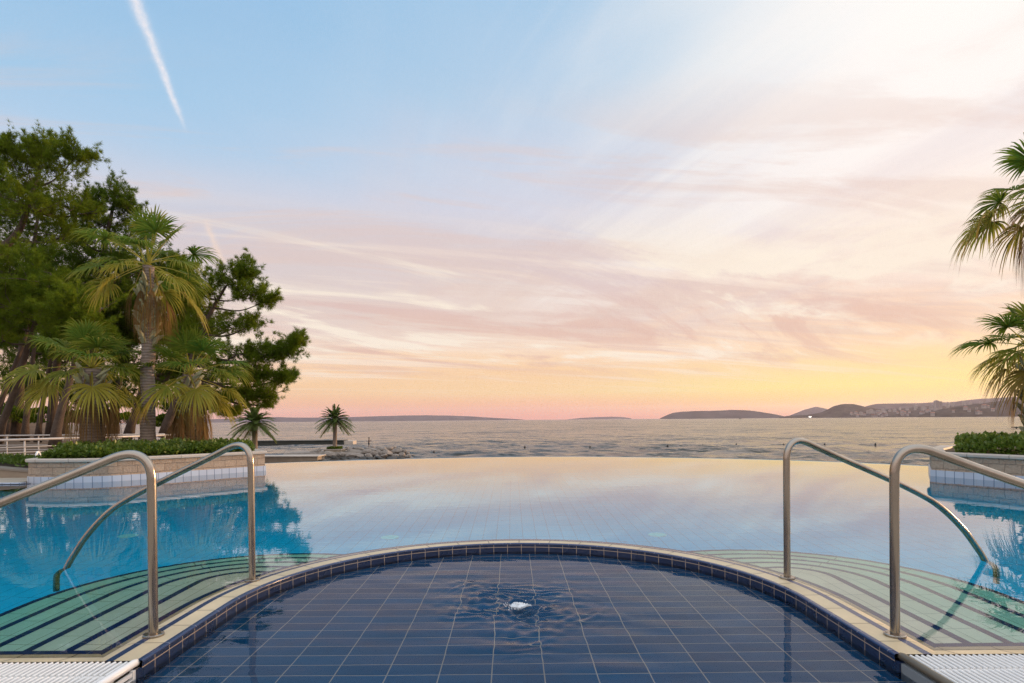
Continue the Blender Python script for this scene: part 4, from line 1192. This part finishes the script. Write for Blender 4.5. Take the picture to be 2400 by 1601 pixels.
# big pine at the left border
pine('big pale-green pine filling the upper left corner, reddish limb showing', tr((-95, 1030, 25), (-70, 800, 25), (-20, 620, 25), (45, 540, 25), (80, 440, 25)),
     [lob(0, 430, 25, 78), lob(95, 400, 25.5, 60), lob(150, 400, 25, 48), lob(180, 365, 24.5, 30, 9), lob(100, 345, 25, 26, 8), lob(8, 345, 25, 22, 7), lob(60, 480, 24, 70), lob(140, 480, 25, 50), lob(-60, 480, 26, 90), lob(-90, 620, 26, 80), lob(150, 555, 25.5, 45), lob(60, 370, 25.5, 40), lob(-40, 380, 26, 60), lob(200, 500, 26, 30)], 61, radii=.30)
pine('mid-green pine below the reddish limb, pale thin trunk in front of it', tr((-5, 1020, 24.4), (40, 900, 24), (75, 780, 23.5), (105, 700, 23), (120, 640, 23)),
     [lob(20, 640, 23, 62), lob(90, 660, 22.5, 58), lob(135, 700, 23, 44), lob(30, 720, 23, 60), lob(-40, 690, 23.5, 70), lob(90, 740, 22.5, 40), lob(150, 760, 23.5, 34), lob(-10, 790, 23, 40), lob(60, 600, 23.5, 40)], 62, radii=.14)
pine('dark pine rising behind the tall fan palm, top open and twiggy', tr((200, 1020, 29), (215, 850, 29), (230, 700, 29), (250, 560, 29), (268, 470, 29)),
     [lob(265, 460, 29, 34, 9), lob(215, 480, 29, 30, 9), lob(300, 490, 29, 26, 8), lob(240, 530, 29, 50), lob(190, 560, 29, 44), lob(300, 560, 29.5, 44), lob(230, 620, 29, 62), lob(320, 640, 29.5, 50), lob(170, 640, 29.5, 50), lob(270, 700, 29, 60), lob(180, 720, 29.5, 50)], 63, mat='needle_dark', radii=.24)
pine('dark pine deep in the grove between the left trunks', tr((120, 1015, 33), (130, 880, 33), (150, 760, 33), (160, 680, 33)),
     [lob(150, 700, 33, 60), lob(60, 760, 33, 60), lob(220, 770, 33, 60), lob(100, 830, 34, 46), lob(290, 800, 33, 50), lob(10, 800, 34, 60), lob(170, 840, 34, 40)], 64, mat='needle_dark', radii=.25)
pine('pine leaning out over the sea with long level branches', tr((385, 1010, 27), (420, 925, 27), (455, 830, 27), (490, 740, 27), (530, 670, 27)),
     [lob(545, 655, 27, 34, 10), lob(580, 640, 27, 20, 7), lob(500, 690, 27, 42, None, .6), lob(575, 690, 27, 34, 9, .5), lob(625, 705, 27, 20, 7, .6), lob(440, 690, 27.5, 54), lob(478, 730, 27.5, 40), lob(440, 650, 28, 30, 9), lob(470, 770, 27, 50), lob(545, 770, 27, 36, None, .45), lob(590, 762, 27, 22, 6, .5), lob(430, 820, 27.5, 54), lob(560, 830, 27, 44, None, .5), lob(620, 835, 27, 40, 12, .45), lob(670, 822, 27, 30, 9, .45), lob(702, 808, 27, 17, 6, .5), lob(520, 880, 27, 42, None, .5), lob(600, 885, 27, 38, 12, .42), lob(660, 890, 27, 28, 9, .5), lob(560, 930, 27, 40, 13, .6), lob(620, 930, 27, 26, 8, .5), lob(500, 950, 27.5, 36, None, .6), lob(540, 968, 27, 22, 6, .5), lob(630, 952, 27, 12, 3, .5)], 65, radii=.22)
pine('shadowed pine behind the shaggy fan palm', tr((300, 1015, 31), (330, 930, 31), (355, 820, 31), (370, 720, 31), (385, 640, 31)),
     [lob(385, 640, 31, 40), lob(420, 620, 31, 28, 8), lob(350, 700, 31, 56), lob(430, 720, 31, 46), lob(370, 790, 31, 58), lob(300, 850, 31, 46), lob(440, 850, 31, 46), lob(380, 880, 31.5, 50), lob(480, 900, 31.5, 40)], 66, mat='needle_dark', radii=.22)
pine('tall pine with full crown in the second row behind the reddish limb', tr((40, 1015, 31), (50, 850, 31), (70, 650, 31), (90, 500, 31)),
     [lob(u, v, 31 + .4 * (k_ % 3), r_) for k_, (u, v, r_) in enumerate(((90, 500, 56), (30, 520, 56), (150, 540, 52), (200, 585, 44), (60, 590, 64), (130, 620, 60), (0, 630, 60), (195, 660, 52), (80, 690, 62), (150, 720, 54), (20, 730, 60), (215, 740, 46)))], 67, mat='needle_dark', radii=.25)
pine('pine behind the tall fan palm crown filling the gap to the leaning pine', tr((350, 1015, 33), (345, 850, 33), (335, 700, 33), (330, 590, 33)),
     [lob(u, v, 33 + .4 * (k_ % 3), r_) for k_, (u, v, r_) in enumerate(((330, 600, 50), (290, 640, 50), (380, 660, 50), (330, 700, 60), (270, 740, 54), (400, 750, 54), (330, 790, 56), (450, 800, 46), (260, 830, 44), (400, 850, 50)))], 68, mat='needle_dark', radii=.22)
for k_, (u0, lst, lab) in enumerate(((20, ((15, 800, 60), (70, 850, 54), (-10, 880, 50), (40, 920, 44), (95, 910, 36)), 'low dark pine in the back row at the left border, its crown near the ground'),
                                 (150, ((130, 820, 56), (180, 870, 54), (120, 900, 44), (165, 930, 44), (215, 910, 44)), 'low dark pine in the back row behind the short fan palm'),
                                 (270, ((250, 860, 50), (300, 890, 50), (265, 930, 40), (320, 940, 40), (350, 900, 40)), 'low dark pine in the back row behind the tall palm trunk'),
                                 (430, ((400, 900, 44), (440, 930, 44), (480, 950, 36), (410, 960, 32), (455, 975, 26)), 'low dark pine in the back row behind the shaggy palm'))):
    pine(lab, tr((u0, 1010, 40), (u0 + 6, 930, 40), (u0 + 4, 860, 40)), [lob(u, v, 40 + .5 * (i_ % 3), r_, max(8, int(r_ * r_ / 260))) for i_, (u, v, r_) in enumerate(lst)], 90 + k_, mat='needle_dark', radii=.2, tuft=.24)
# bare leaning trunks with high crowns seen under the canopy
k = 0
for (u0, v0, u1, v1, Y, rr, lab) in ((-20, 1015, 60, 790, 27, .13, 'pine with a pale leaning trunk crossing the left border'), (58, 1020, 82, 800, 27.5, .14, 'pine with straight grey trunk behind the white railing'), (88, 1022, 125, 810, 29, .13, 'pine with slender dark trunk next to the grey one'), (128, 1030, 175, 850, 22, .17, 'pine with stout tilted trunk left of the short palm'), (250, 1022, 300, 830, 32, .13, 'pine with dark trunk seen between short and tall palms'), (330, 1020, 420, 830, 31, .12, 'pine with inclined trunk right of the tall palm trunk')):
    k += 1
    top = at(u1 + (u1 - u0) * .15, v1 - 70, Y)
    pine(lab, [at(u0, v0, Y), at(u0 * .6 + u1 * .4, v0 * .55 + v1 * .45, Y), at(u1, v1, Y), top],
         [lob(u1 - 30, v1 - 40, Y + .1, 50, 14), lob(u1 + 38, v1 - 55, Y + .2, 48, 14), lob(u1 + 5, v1 - 110, Y, 56, 16)], 70 + k, mat='needle_dark' if k % 2 else 'needle', radii=rr)
# understory on the bank behind the trunks
def shrub(label, u, v, Y, rpx, seed, flat=.6):
    c, r, n = lob(u, v, Y, rpx)
    g = np.random.default_rng(seed); N = 2600
    d = g.normal(0, 1, (N, 3)); d /= np.linalg.norm(d, axis=1, keepdims=True); d[:, 2] = np.abs(d[:, 2]) * 1.0 - .15
    q = np.array([mnoise.noise(Vector(x * 2.4) + Vector((seed, 0, 0))) for x in d])
    pos = d * np.array([r[0], r[0], r[0] * flat]) * (.72 + .45 * q + .25 * g.random(N))[:, None]
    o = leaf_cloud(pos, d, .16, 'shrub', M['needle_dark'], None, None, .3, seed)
    o.location = c; tag(o, label, 'shrub', 'shrubs on the bank under the pines')
for i, (u, v, Y, rp, lab) in enumerate(((20, 985, 30, 60, 'dark shrub on the bank at the left border under the pines'), (110, 985, 34, 55, 'dark shrub between the grey and slender pine trunks'), (215, 985, 36, 50, 'dark shrub behind the short fan palm trunk'), (290, 990, 36, 40, 'low dark shrub between the short and tall palm trunks'), (395, 995, 33, 40, 'dark shrub right of the tall palm trunk'))):
    shrub(lab, u, v, Y, rp, 300 + i)

# ------------------------------------------------------------------ left terrace, fences, lounger
mb = MB(); mb.box(-16, -8.9, 10.92, 12.0, -.5, 0.0)
tag(mb.build('terrace', M['deck']), kind='structure')
mb = MB(); mb.box(-16, -8.7, 10.80, 10.93, -.01, .006)
mb2 = empty('pool_coping', 'white coping with dark tiles below at the far left pool corner', 'coping')
mb.build('edge', M['white_tile'], mb2)
mb = MB(); mb.box(-16, -8.6, 10.86, 10.91, -1.4, -.012); mb.build('tile_band', M['navy_tile'], mb2)
# low bed wall with falling top
mb = MB()
for (xa, za), (xb, zb) in (((-15, .62), (-8.95, .10)),):
    for y0, y1 in ((11.95, 12.2),):
        a = [(xa, y0, -.3), (xb, y0, -.3), (xb, y0, zb), (xa, y0, za)]; b = [(p[0], y1, p[2]) for p in a]
        mb.poly(a, [(p[0], p[2]) for p in a]); mb.poly(b[::-1]); mb.poly([a[3], a[2], b[2], b[3]]); mb.poly([a[1], b[1], b[2], a[2]])
w = empty('retaining_wall', 'low beige wall with sloping top beside the curved planter', 'wall')
mb.build('wall_face', M['sea_wall'], w)
mb = MB(); mb.poly([(-15, 11.93, .625), (-8.93, 11.93, .103), (-8.93, 12.22, .103), (-15, 12.22, .625)])
mb.poly([(-15, 11.93, .585), (-8.93, 11.93, .063), (-8.93, 11.93, .103), (-15, 11.93, .625)]); mb.build('cap', M['cap'], w)
g_ = np.random.default_rng(77)
n = 5200; px_ = np.stack([g_.uniform(-15, -9.0, n), g_.uniform(12.22, 13.3, n), np.zeros(n)], -1)
px_[:, 2] = .14 + .085 * (-9 - px_[:, 0]) + g_.uniform(0, .06, n)
tag(leaf_cloud(px_, np.tile([0, 0, 1.], (n, 1)), .09, 'ground_cover', M['hedge'], None, np.zeros(n), .2, 5), kind='stuff')
mb = MB(); mb.poly([(-15, 12.2, .6), (-9, 12.2, .1), (-9, 13.35, .1), (-15, 13.35, .6)]); tag(mb.build('ground_bed', M['soil']), kind='structure')
tw = empty('terrace_wall', 'low beige parapet in front of the blue lounger at the left border', 'wall')
mb = MB(); mb.box(-19, -9.05, 13.4, 13.72, -.5, .27); mb.build('wall_face', M['sea_wall'], tw)
mb = MB(); mb.box(-19, -9.02, 13.36, 13.76, .272, .31); mb.build('cap', M['cap'], tw)
mb = MB(); mb.box(-19, -9.6, 13.77, 17.0, -.5, -.06); tag(mb.build('terrace', M['deck']), kind='structure')
def lounger():
    c = at(40, 1066, 14.6)
    t = empty('sun_lounger', 'white sun lounger with blue cushion on the terrace left of the planter', 'sun lounger', loc=(c.x - .28, c.y + 1.1, -.058)); t.rotation_euler.z = R_(97)
    mb = MB(); mb.box(-.95, .95, -.30, -.25, .16, .21); mb.box(-.95, .95, .25, .30, .16, .21); mb.box(-.95, -.90, -.249, .249, .16, .21); mb.box(.90, .95, -.249, .249, .16, .21)
    bevel(mb.build('frame', M['lounger'], t), .01)
    for x in (-.75, .75):
        for y in (-.27, .27):
            l = MB(); l.box(x - .025, x + .025, y - .02, y + .02, 0, .159); l.build('leg', M['lounger'], t)
    mb = MB(); mb.box(-.88, .86, -.24, .24, .212, .275); bevel(mb.build('cushion', M['cushion'], t), .02, 3)
    for x in (-.62, .56):
        a = MB(); a.tube([(x - .05, -.29, .20), (x - .04, -.29, .36), (x, -.29, .415), (x + .06, -.29, .40), (x + .12, -.29, .30), (x + .14, -.29, .205)], .024, 8)
        a.build('armrest', M['lounger'], t, smooth=True)
lounger()
def fence(pts, top, rails, posts, label, thick=.022, r=.017):
    t = empty('railing', label, 'railing', 'railings by the pine grove', loc=(pts[0][0], pts[0][1], 0))
    o0 = Vector((pts[0][0], pts[0][1], 0))
    P = [Vector((x, y, 0)) for x, y in pts]
    L = [0]
    for i in range(1, len(P)): L.append(L[-1] + (P[i] - P[i - 1]).length)
    def pt(s):
        for i in range(1, len(P)):
            if s <= L[i] or i == len(P) - 1:
                return P[i - 1] + (P[i] - P[i - 1]) * ((s - L[i - 1]) / (L[i] - L[i - 1]))
    for z, rr in rails:
        mb = MB(); mb.tube([p - o0 + Vector((0, 0, z)) for p in P], rr, 8); mb.build('rail', M['rail_white'], t, smooth=True)
    for i in range(posts):
        q = pt(L[-1] * i / (posts - 1)) - o0
        mb = MB(); mb.tube([q + Vector((0, .03, -.55)), q + Vector((0, .03, top))], thick, 8); mb.build('post', M['rail_white'], t, smooth=True)
fence([(-23.0, 23.4), (-13.3, 23.4)], .60, [(.61, .028), (.42, .014), (.24, .014), (.06, .014), (-.12, .014)], 9, 'thin pale railing across the front of the pine trunks')
fence([(-15.2, 17.2), (-14.2, 19.4), (-13.1, 22.2), (-13.5, 27.0)], .57, [(.58, .036), (.36, .016), (.20, .016), (.04, .016), (-.12, .016)], 9, 'railing with thick white handrail just behind the curved planter')
def lime():
    c = at(475, 1004, 31)
    t = empty('marker_post', 'lime green post glimpsed past the shaggy palm by the sea', 'post', loc=(c.x, c.y, -.5))
    mb = MB(); mb.tube([(0, 0, -2), (0, 0, 1.32), (0, 0, 1.36)], [.13, .13, .10], 14); mb.build('column', M['lime'], t, smooth=True)
    mb = MB(); mb.tube([(0, 0, 1.361), (0, 0, 1.43), (0, 0, 1.47)], [.155, .155, .05], 14); mb.build('cap', M['lime'], t, smooth=False)
lime()

# ------------------------------------------------------------------ shore works
sw = empty('sea_wall', 'long beige sea wall between the pool edge and the calm inlet', 'wall')
mb = MB(); mb.box(-62, -27.8, 87.2, 90.5, -7, -3.98); mb.build('wall_face', M['sea_wall'], sw)
mb = MB(); mb.box(-62, -27.6, 87.0, 90.7, -3.98, -3.84); mb.build('cap', M['cap'], sw)
bw = empty('breakwater', 'low dark breakwater across the inlet behind the date palms', 'breakwater')
mb = MB(); mb.box(-80, -43.8, 159, 163, -7, -4.05); mb.box(-80, -43.8, 158.8, 163.2, -4.05, -3.9); mb.build('wall_face', M['dark_concrete'], bw)
c0 = at(806, 1037, 160)
mb = MB(); mb.box(-43.7, -41.4, 158.9, 162.6, -5.6, -4.1); mb.build('end_block', M['cap'], bw)
bx = empty('planter_box', 'low square stone box around the date palm on the jetty', 'planter', loc=(pb.x, pb.y, 0))
zt = pbz
zb_ = at(785, 1060, 96).z
mb = MB(); mb.box(-1.35, 1.35, -1.35, 1.35, zb_ - .6, zt - .12); mb.build('box_wall', M['sea_wall'], bx)
mb = MB(); mb.box(-1.42, 1.42, -1.42, -1.2, zt - .12, zt); mb.box(-1.42, 1.42, 1.2, 1.42, zt - .12, zt); mb.box(-1.42, -1.2, -1.19, 1.19, zt - .12, zt); mb.box(1.2, 1.42, -1.19, 1.19, zt - .12, zt); mb.build('cap', M['cap'], bx)
mb = MB(); mb.box(-1.19, 1.19, -1.19, 1.19, zt - .2, zt - .06); mb.build('soil', M['soil'], bx)
g_ = np.random.default_rng(78); n = 900
pp = np.stack([g_.uniform(-1.0, 1.0, n), g_.uniform(-1.0, 1.0, n), g_.uniform(0, .3, n)], -1)
o = leaf_cloud(pp, np.tile([0, 0, 1.], (n, 1)), .22, 'low_plant', M['needle_dark'], None, None, .4, 6); o.location = (pb.x, pb.y, zt - .06)
tag(o, 'dark ground plants at the foot of the date palm on the jetty', 'plant')

# causeway under the rocks
mb = MB()
A = [(-36, 91), (-27, 92.5), (-20.5, 95.2), (-18.0, 98), (-18.6, 101), (-22, 101.5), (-36, 100)]
ctr = (-27, 96.5)
top = [(a * .86 + ctr[0] * .14, b * .6 + ctr[1] * .4) for a, b in A]
for i in range(len(A)):
    j = (i + 1) % len(A)
    mb.poly([(A[i][0], A[i][1], -6), (A[j][0], A[j][1], -6), (top[j][0], top[j][1], -3.72), (top[i][0], top[i][1], -3.72)])
mb.poly([(x, y, -3.72) for x, y in top])
tag(mb.build('causeway', M['rock']), kind='structure')
ROCKS = [  # zoomed pixel x, y, half width, half height, depth, wet
 (560, 520, 125, 58, 93.4, 0), (810, 512, 66, 40, 93.6, 0), (950, 535, 96, 44, 93.2, 0), (1120, 532, 74, 36, 93.4, 0), (1278, 542, 72, 40, 93.6, 0), (1440, 556, 62, 30, 94, 0), (1625, 500, 78, 56, 94.6, 0), (1535, 505, 50, 42, 95, 0), (1760, 538, 74, 34, 95, 0), (1885, 520, 60, 40, 95.6, 0), (1955, 545, 42, 28, 96, 0), (2025, 535, 40, 22, 96.6, 0), (2100, 528, 30, 14, 97, 0),
 (1030, 468, 140, 32, 95.5, 0), (1250, 476, 88, 50, 95, 0), (1385, 492, 66, 44, 94.8, 0), (1455, 470, 44, 44, 95.6, 0), (1340, 420, 90, 32, 97, 0), (1100, 412, 110, 26, 98, 0), (1560, 425, 72, 40, 96.6, 0), (1480, 392, 60, 26, 98.4, 0), (1650, 402, 70, 42, 97.4, 0), (1720, 385, 60, 26, 98.6, 0), (1800, 445, 84, 46, 96.8, 0), (1940, 450, 30, 40, 97, 0), (895, 405, 34, 22, 98, 0), (365, 452, 46, 42, 94.6, 0), (262, 482, 56, 32, 94.6, 0), (700, 498, 44, 26, 94.4, 0), (450, 480, 80, 26, 94.6, 0), (1990, 490, 40, 26, 97.4, 0), (1560, 540, 54, 26, 93.8, 0), (1360, 380, 50, 20, 99, 0), (640, 470, 60, 22, 95.4, 0),
 (330, 600, 110, 30, 92.6, 1), (500, 598, 110, 32, 92.5, 1), (690, 592, 90, 34, 92.6, 1), (850, 590, 90, 30, 92.5, 1), (1010, 592, 90, 26, 92.5, 1), (1170, 588, 90, 26, 92.7, 1), (1330, 590, 90, 22, 92.8, 1), (1500, 582, 90, 22, 93, 1), (1690, 578, 90, 24, 93.6, 1), (1850, 572, 80, 22, 94.4, 1), (1980, 572, 60, 18, 95.2, 1), (220, 560, 60, 30, 93, 1)]
def rocks():
    g = random.Random(5)
    protos = []
    for k in range(7):
        bm = bmesh.new(); bmesh.ops.create_icosphere(bm, subdivisions=3, radius=1)
        for v in bm.verts:
            d = v.co.normalized(); f = 1
            for q in range(9):
                pn = Vector((mnoise.noise(Vector((k * 7.1, q * 3.3, .5))), mnoise.noise(Vector((k * 5.3, q * 2.7, 9.5))), mnoise.noise(Vector((k * 3.7, q * 4.1, 4.5))))).normalized()
                dd = d.dot(pn)
                if dd > .1: f = min(f, .72 / dd)
            v.co = d * f * (1 + .10 * mnoise.noise(d * 2.5 + Vector((k, 0, 0))) + .04 * mnoise.noise(d * 7 + Vector((k, 5, 0))))
        me = bpy.data.meshes.new('boulder'); bm.to_mesh(me); bm.free(); protos.append(me)
    special = {0: 'broad grey boulder below the date palm box, largest in the rock jetty', 12: 'small flat boulder at the far tip of the rock jetty', 24: 'narrow upright boulder near the tip of the rock jetty', 26: 'upright grey boulder at the land end of the rock jetty', 25: 'lone pointed boulder just right of the date palm box', 6: 'tall pale boulder at the waterline near the tip of the rock jetty', 13: 'long flat boulder between the date palm box and the person'}
    for i, (x, y, hw, hh, Y, wet) in enumerate(ROCKS):
        u, v = 700 + x / 7.837, 1000 + y / 7.837
        c = at(u, v, Y); s = Y / F / 7.837 * 1.12
        me = protos[i % 7]
        if wet:
            me = me.copy(); me.materials.clear(); me.materials.append(M['rockwet'])
        elif not me.materials: me.materials.append(M['rock'])
        o = bpy.data.objects.new('boulder', me); COL.objects.link(o)
        o.location = c; o.scale = (hw * s * 1.15, hw * s * .95, hh * s * 1.25); o.rotation_euler = (g.uniform(-.25, .25), g.uniform(-.3, .3), g.uniform(-.5, .5))
        if i in special: tag(o, special[i], 'boulder')
        elif wet: tag(o, 'dark wet boulder at the foot of the rock jetty', 'boulder', 'wet boulders at the waterline')
        elif y > 470: tag(o, 'pale rounded boulder on the front slope of the rock jetty', 'boulder', 'front boulders of the rock jetty')
        else: tag(o, 'grey boulder along the top of the rock jetty', 'boulder', 'upper boulders of the rock jetty')
rocks()

# person on the rocks -------------------------------------------------
def skin_mesh(joints, edges, radii, name, mat, parent, root=0, sub=2):
    bm = bmesh.new(); ly = bm.verts.layers.skin.verify()
    vs = [bm.verts.new(j) for j in joints]
    for v, r in zip(vs, radii): v[ly].radius = (r, r)
    vs[root][ly].use_root = True
    for a, b in edges: bm.edges.new((vs[a], vs[b]))
    me = bpy.data.meshes.new(name); bm.to_mesh(me); bm.free()
    o = link(name, me, mat, parent)
    o.modifiers.new('skin', 'SKIN').use_smooth_shade = True
    md = o.modifiers.new('sub', 'SUBSURF'); md.levels = sub; md.render_levels = sub
    bpy.context.view_layer.update()
    dg = bpy.context.evaluated_depsgraph_get()
    me2 = bpy.data.meshes.new_from_object(o.evaluated_get(dg)); me2.name = name
    o.modifiers.clear(); o.data = me2
    if not me2.materials: me2.materials.append(mat)
    return o
def person():
    f = at(864.5, 1051, 97)
    t = empty('person', 'person in dark shorts standing on the rock jetty with both hands raised', 'person', loc=(f.x, f.y, f.z))
    # facing +x (to the right), both forearms raised in front of the chest
    J = [(0, 0, .88), (0, 0, 1.05), (.01, 0, 1.22), (.02, 0, 1.38), (.03, 0, 1.47), (.05, 0, 1.56), (.05, 0, 1.66),     # 0-6 spine, head
         (.02, -.17, 1.36), (.12, -.20, 1.13), (.31, -.09, 1.24), (.02, .17, 1.36), (.12, .20, 1.13), (.31, .09, 1.24),   # 7-12 arms
         (0, -.09, .84), (.03, -.10, .46), (-.01, -.10, .07), (.13, -.11, .03), (0, .09, .84), (.0, .10, .46), (-.04, .10, .07), (.10, .11, .03)]
    E_ = [(0, 1), (1, 2), (2, 3), (3, 4), (4, 5), (5, 6), (3, 7), (7, 8), (8, 9), (3, 10), (10, 11), (11, 12), (0, 13), (13, 14), (14, 15), (15, 16), (0, 17), (17, 18), (18, 19), (19, 20)]
    Rr = [.13, .12, .13, .12, .055, .085, .095, .06, .045, .032, .06, .045, .032, .085, .06, .042, .035, .085, .06, .042, .035]
    # hands: palm, four fingers and a thumb each
    for s, w in ((-1, 9), (1, 12)):
        wp = Vector(J[w]); b = len(J)
        J.append(tuple(wp + Vector((.05, -s * .01, .05)))); Rr.append(.030); E_.append((w, b))
        for q in range(4):
            dy = (q - 1.5) * .018
            J.append(tuple(wp + Vector((.085, -s * .02 + dy, .085)))); Rr.append(.010); E_.append((b, len(J) - 1))
            J.append(tuple(wp + Vector((.10 + .01 * (q % 2), -s * .025 + dy, .125 - .008 * abs(q - 1))))); Rr.append(.008); E_.append((len(J) - 2, len(J) - 1))
        J.append(tuple(wp + Vector((.03, -s * .045, .085)))); Rr.append(.011); E_.append((b, len(J) - 1))
    body = skin_mesh(J, E_, Rr, 'body', M['skin'], t)
    skin_mesh([(0, 0, .96), (0, 0, .86), (0, -.10, .80), (.02, -.105, .55), (0, .10, .80), (.0, .105, .55)], [(0, 1), (1, 2), (2, 3), (1, 4), (4, 5)], [.155, .15, .115, .095, .115, .095], 'shorts', M['shorts'], t)
    bm = bmesh.new(); bmesh.ops.create_icosphere(bm, subdivisions=3, radius=.118, matrix=Matrix.Translation((.035, 0, 1.655)))
    for v in list(bm.verts):
        if v.co.z < 1.60 or (v.co.x > .10 and v.co.z < 1.69): bm.verts.remove(v)
    me = bpy.data.meshes.new('hair'); bm.to_mesh(me); bm.free(); link('hair', me, M['hair'], t)
person()

# buoys ---------------------------------------------------------------
def buoys():
    lst = [(1017, 1061, 'single dark buoy near the tip of the rock jetty'), (1230, 1049, 'dark buoy first in the line, nearest the jetty side'), (1383, 1049, 'dark buoy second in the line counted from the jetty side'), (1565, 1046, 'dark buoy in mid sea, third in the line from the jetty side'), (1647, 1045, 'dark buoy fourth in the line from the jetty side'), (1726, 1043, 'dark buoy closest outside the far right handrail post'), (1837, 1043.5, 'dark buoy just right of the bend of the far right handrail'), (1933, 1043, 'small dark buoy above the sloping right handrail'), (2052, 1042.5, 'dark buoy last in the line, nearest the right planter')]
    first = None
    for u, v, lab in lst:
        p = onz(u, v, SEA)
        if first is None:
            t = empty('buoy', lab, 'buoy', 'buoys marking the swimming area')
            mb = MB(); mb.tube([(0, 0, -.22), (0, 0, -.15), (0, 0, 0), (0, 0, .14), (0, 0, .21), (0, 0, .23)], [.05, .16, .235, .17, .07, .03], 14); mb.build('float', M['buoy'], t, smooth=True)
            mb = MB(); mb.tube([(0, 0, .231), (0, 0, .30)], .03, 8); mb.build('ring', M['dark_concrete'], t)
            first = t
        else:
            t = first.copy(); COL.objects.link(t); t['label'] = lab
            for ch in first.children:
                c = ch.copy(); COL.objects.link(c); c.parent = t
        t.location = (p.x, p.y, SEA + .12)
buoys()
# small pier at the right border
p = onz(2400, 1004.5, SEA)
pj = empty('pier', 'thin dark pier reaching into the sea at the right border', 'pier', loc=(p.x, p.y, SEA))
mb = MB(); mb.box(-4.6, 24, -1.5, 1.5, .45, .85); mb.build('deck_slab', M['dark_concrete'], pj)
for x in (-3.5, 2, 8, 14):
    mb = MB(); mb.tube([(x, 0, -1.5), (x, 0, .449)], .3, 10); mb.build('pile', M['dark_concrete'], pj, smooth=True)

# ------------------------------------------------------------------ air
def haze():
    mt = bpy.data.materials.new('haze'); mt.use_nodes = True; t = NT(mt.node_tree)
    t.N.remove(t.N['Principled BSDF'])
    v = t.new('ShaderNodeVolumePrincipled'); v.inputs['Color'].default_value = (.92, .84, 1.0, 1)
    v.inputs['Density'].default_value = HAZE; v.inputs['Anisotropy'].default_value = .3
    t.L.new(v.outputs[0], t.N['Material Output'].inputs['Volume'])
    mb = MB(); mb.box(-25000, 25000, -25000, 25000, -11, 480)
    o = mb.build('haze', mt, merge=True); tag(o, kind='stuff')
HAZE = 2.7e-5
haze()

# ------------------------------------------------------------------ render settings
SC.view_settings.view_transform = 'Standard'; SC.view_settings.look = 'None'
SC.view_settings.exposure = 0; SC.view_settings.gamma = 1
cy = SC.cycles
cy.use_denoising = True
try: cy.denoiser = 'OPENIMAGEDENOISE'; cy.denoising_input_passes = 'RGB_ALBEDO_NORMAL'; cy.denoising_prefilter = 'NONE'
except Exception: pass
cy.max_bounces = 10; cy.diffuse_bounces = 3; cy.glossy_bounces = 4; cy.transmission_bounces = 8; cy.volume_bounces = 0; cy.transparent_max_bounces = 8
cy.caustics_reflective = False; cy.caustics_refractive = True; cy.blur_glossy = .3
cy.sample_clamp_indirect = 6; cy.sample_clamp_direct = 0
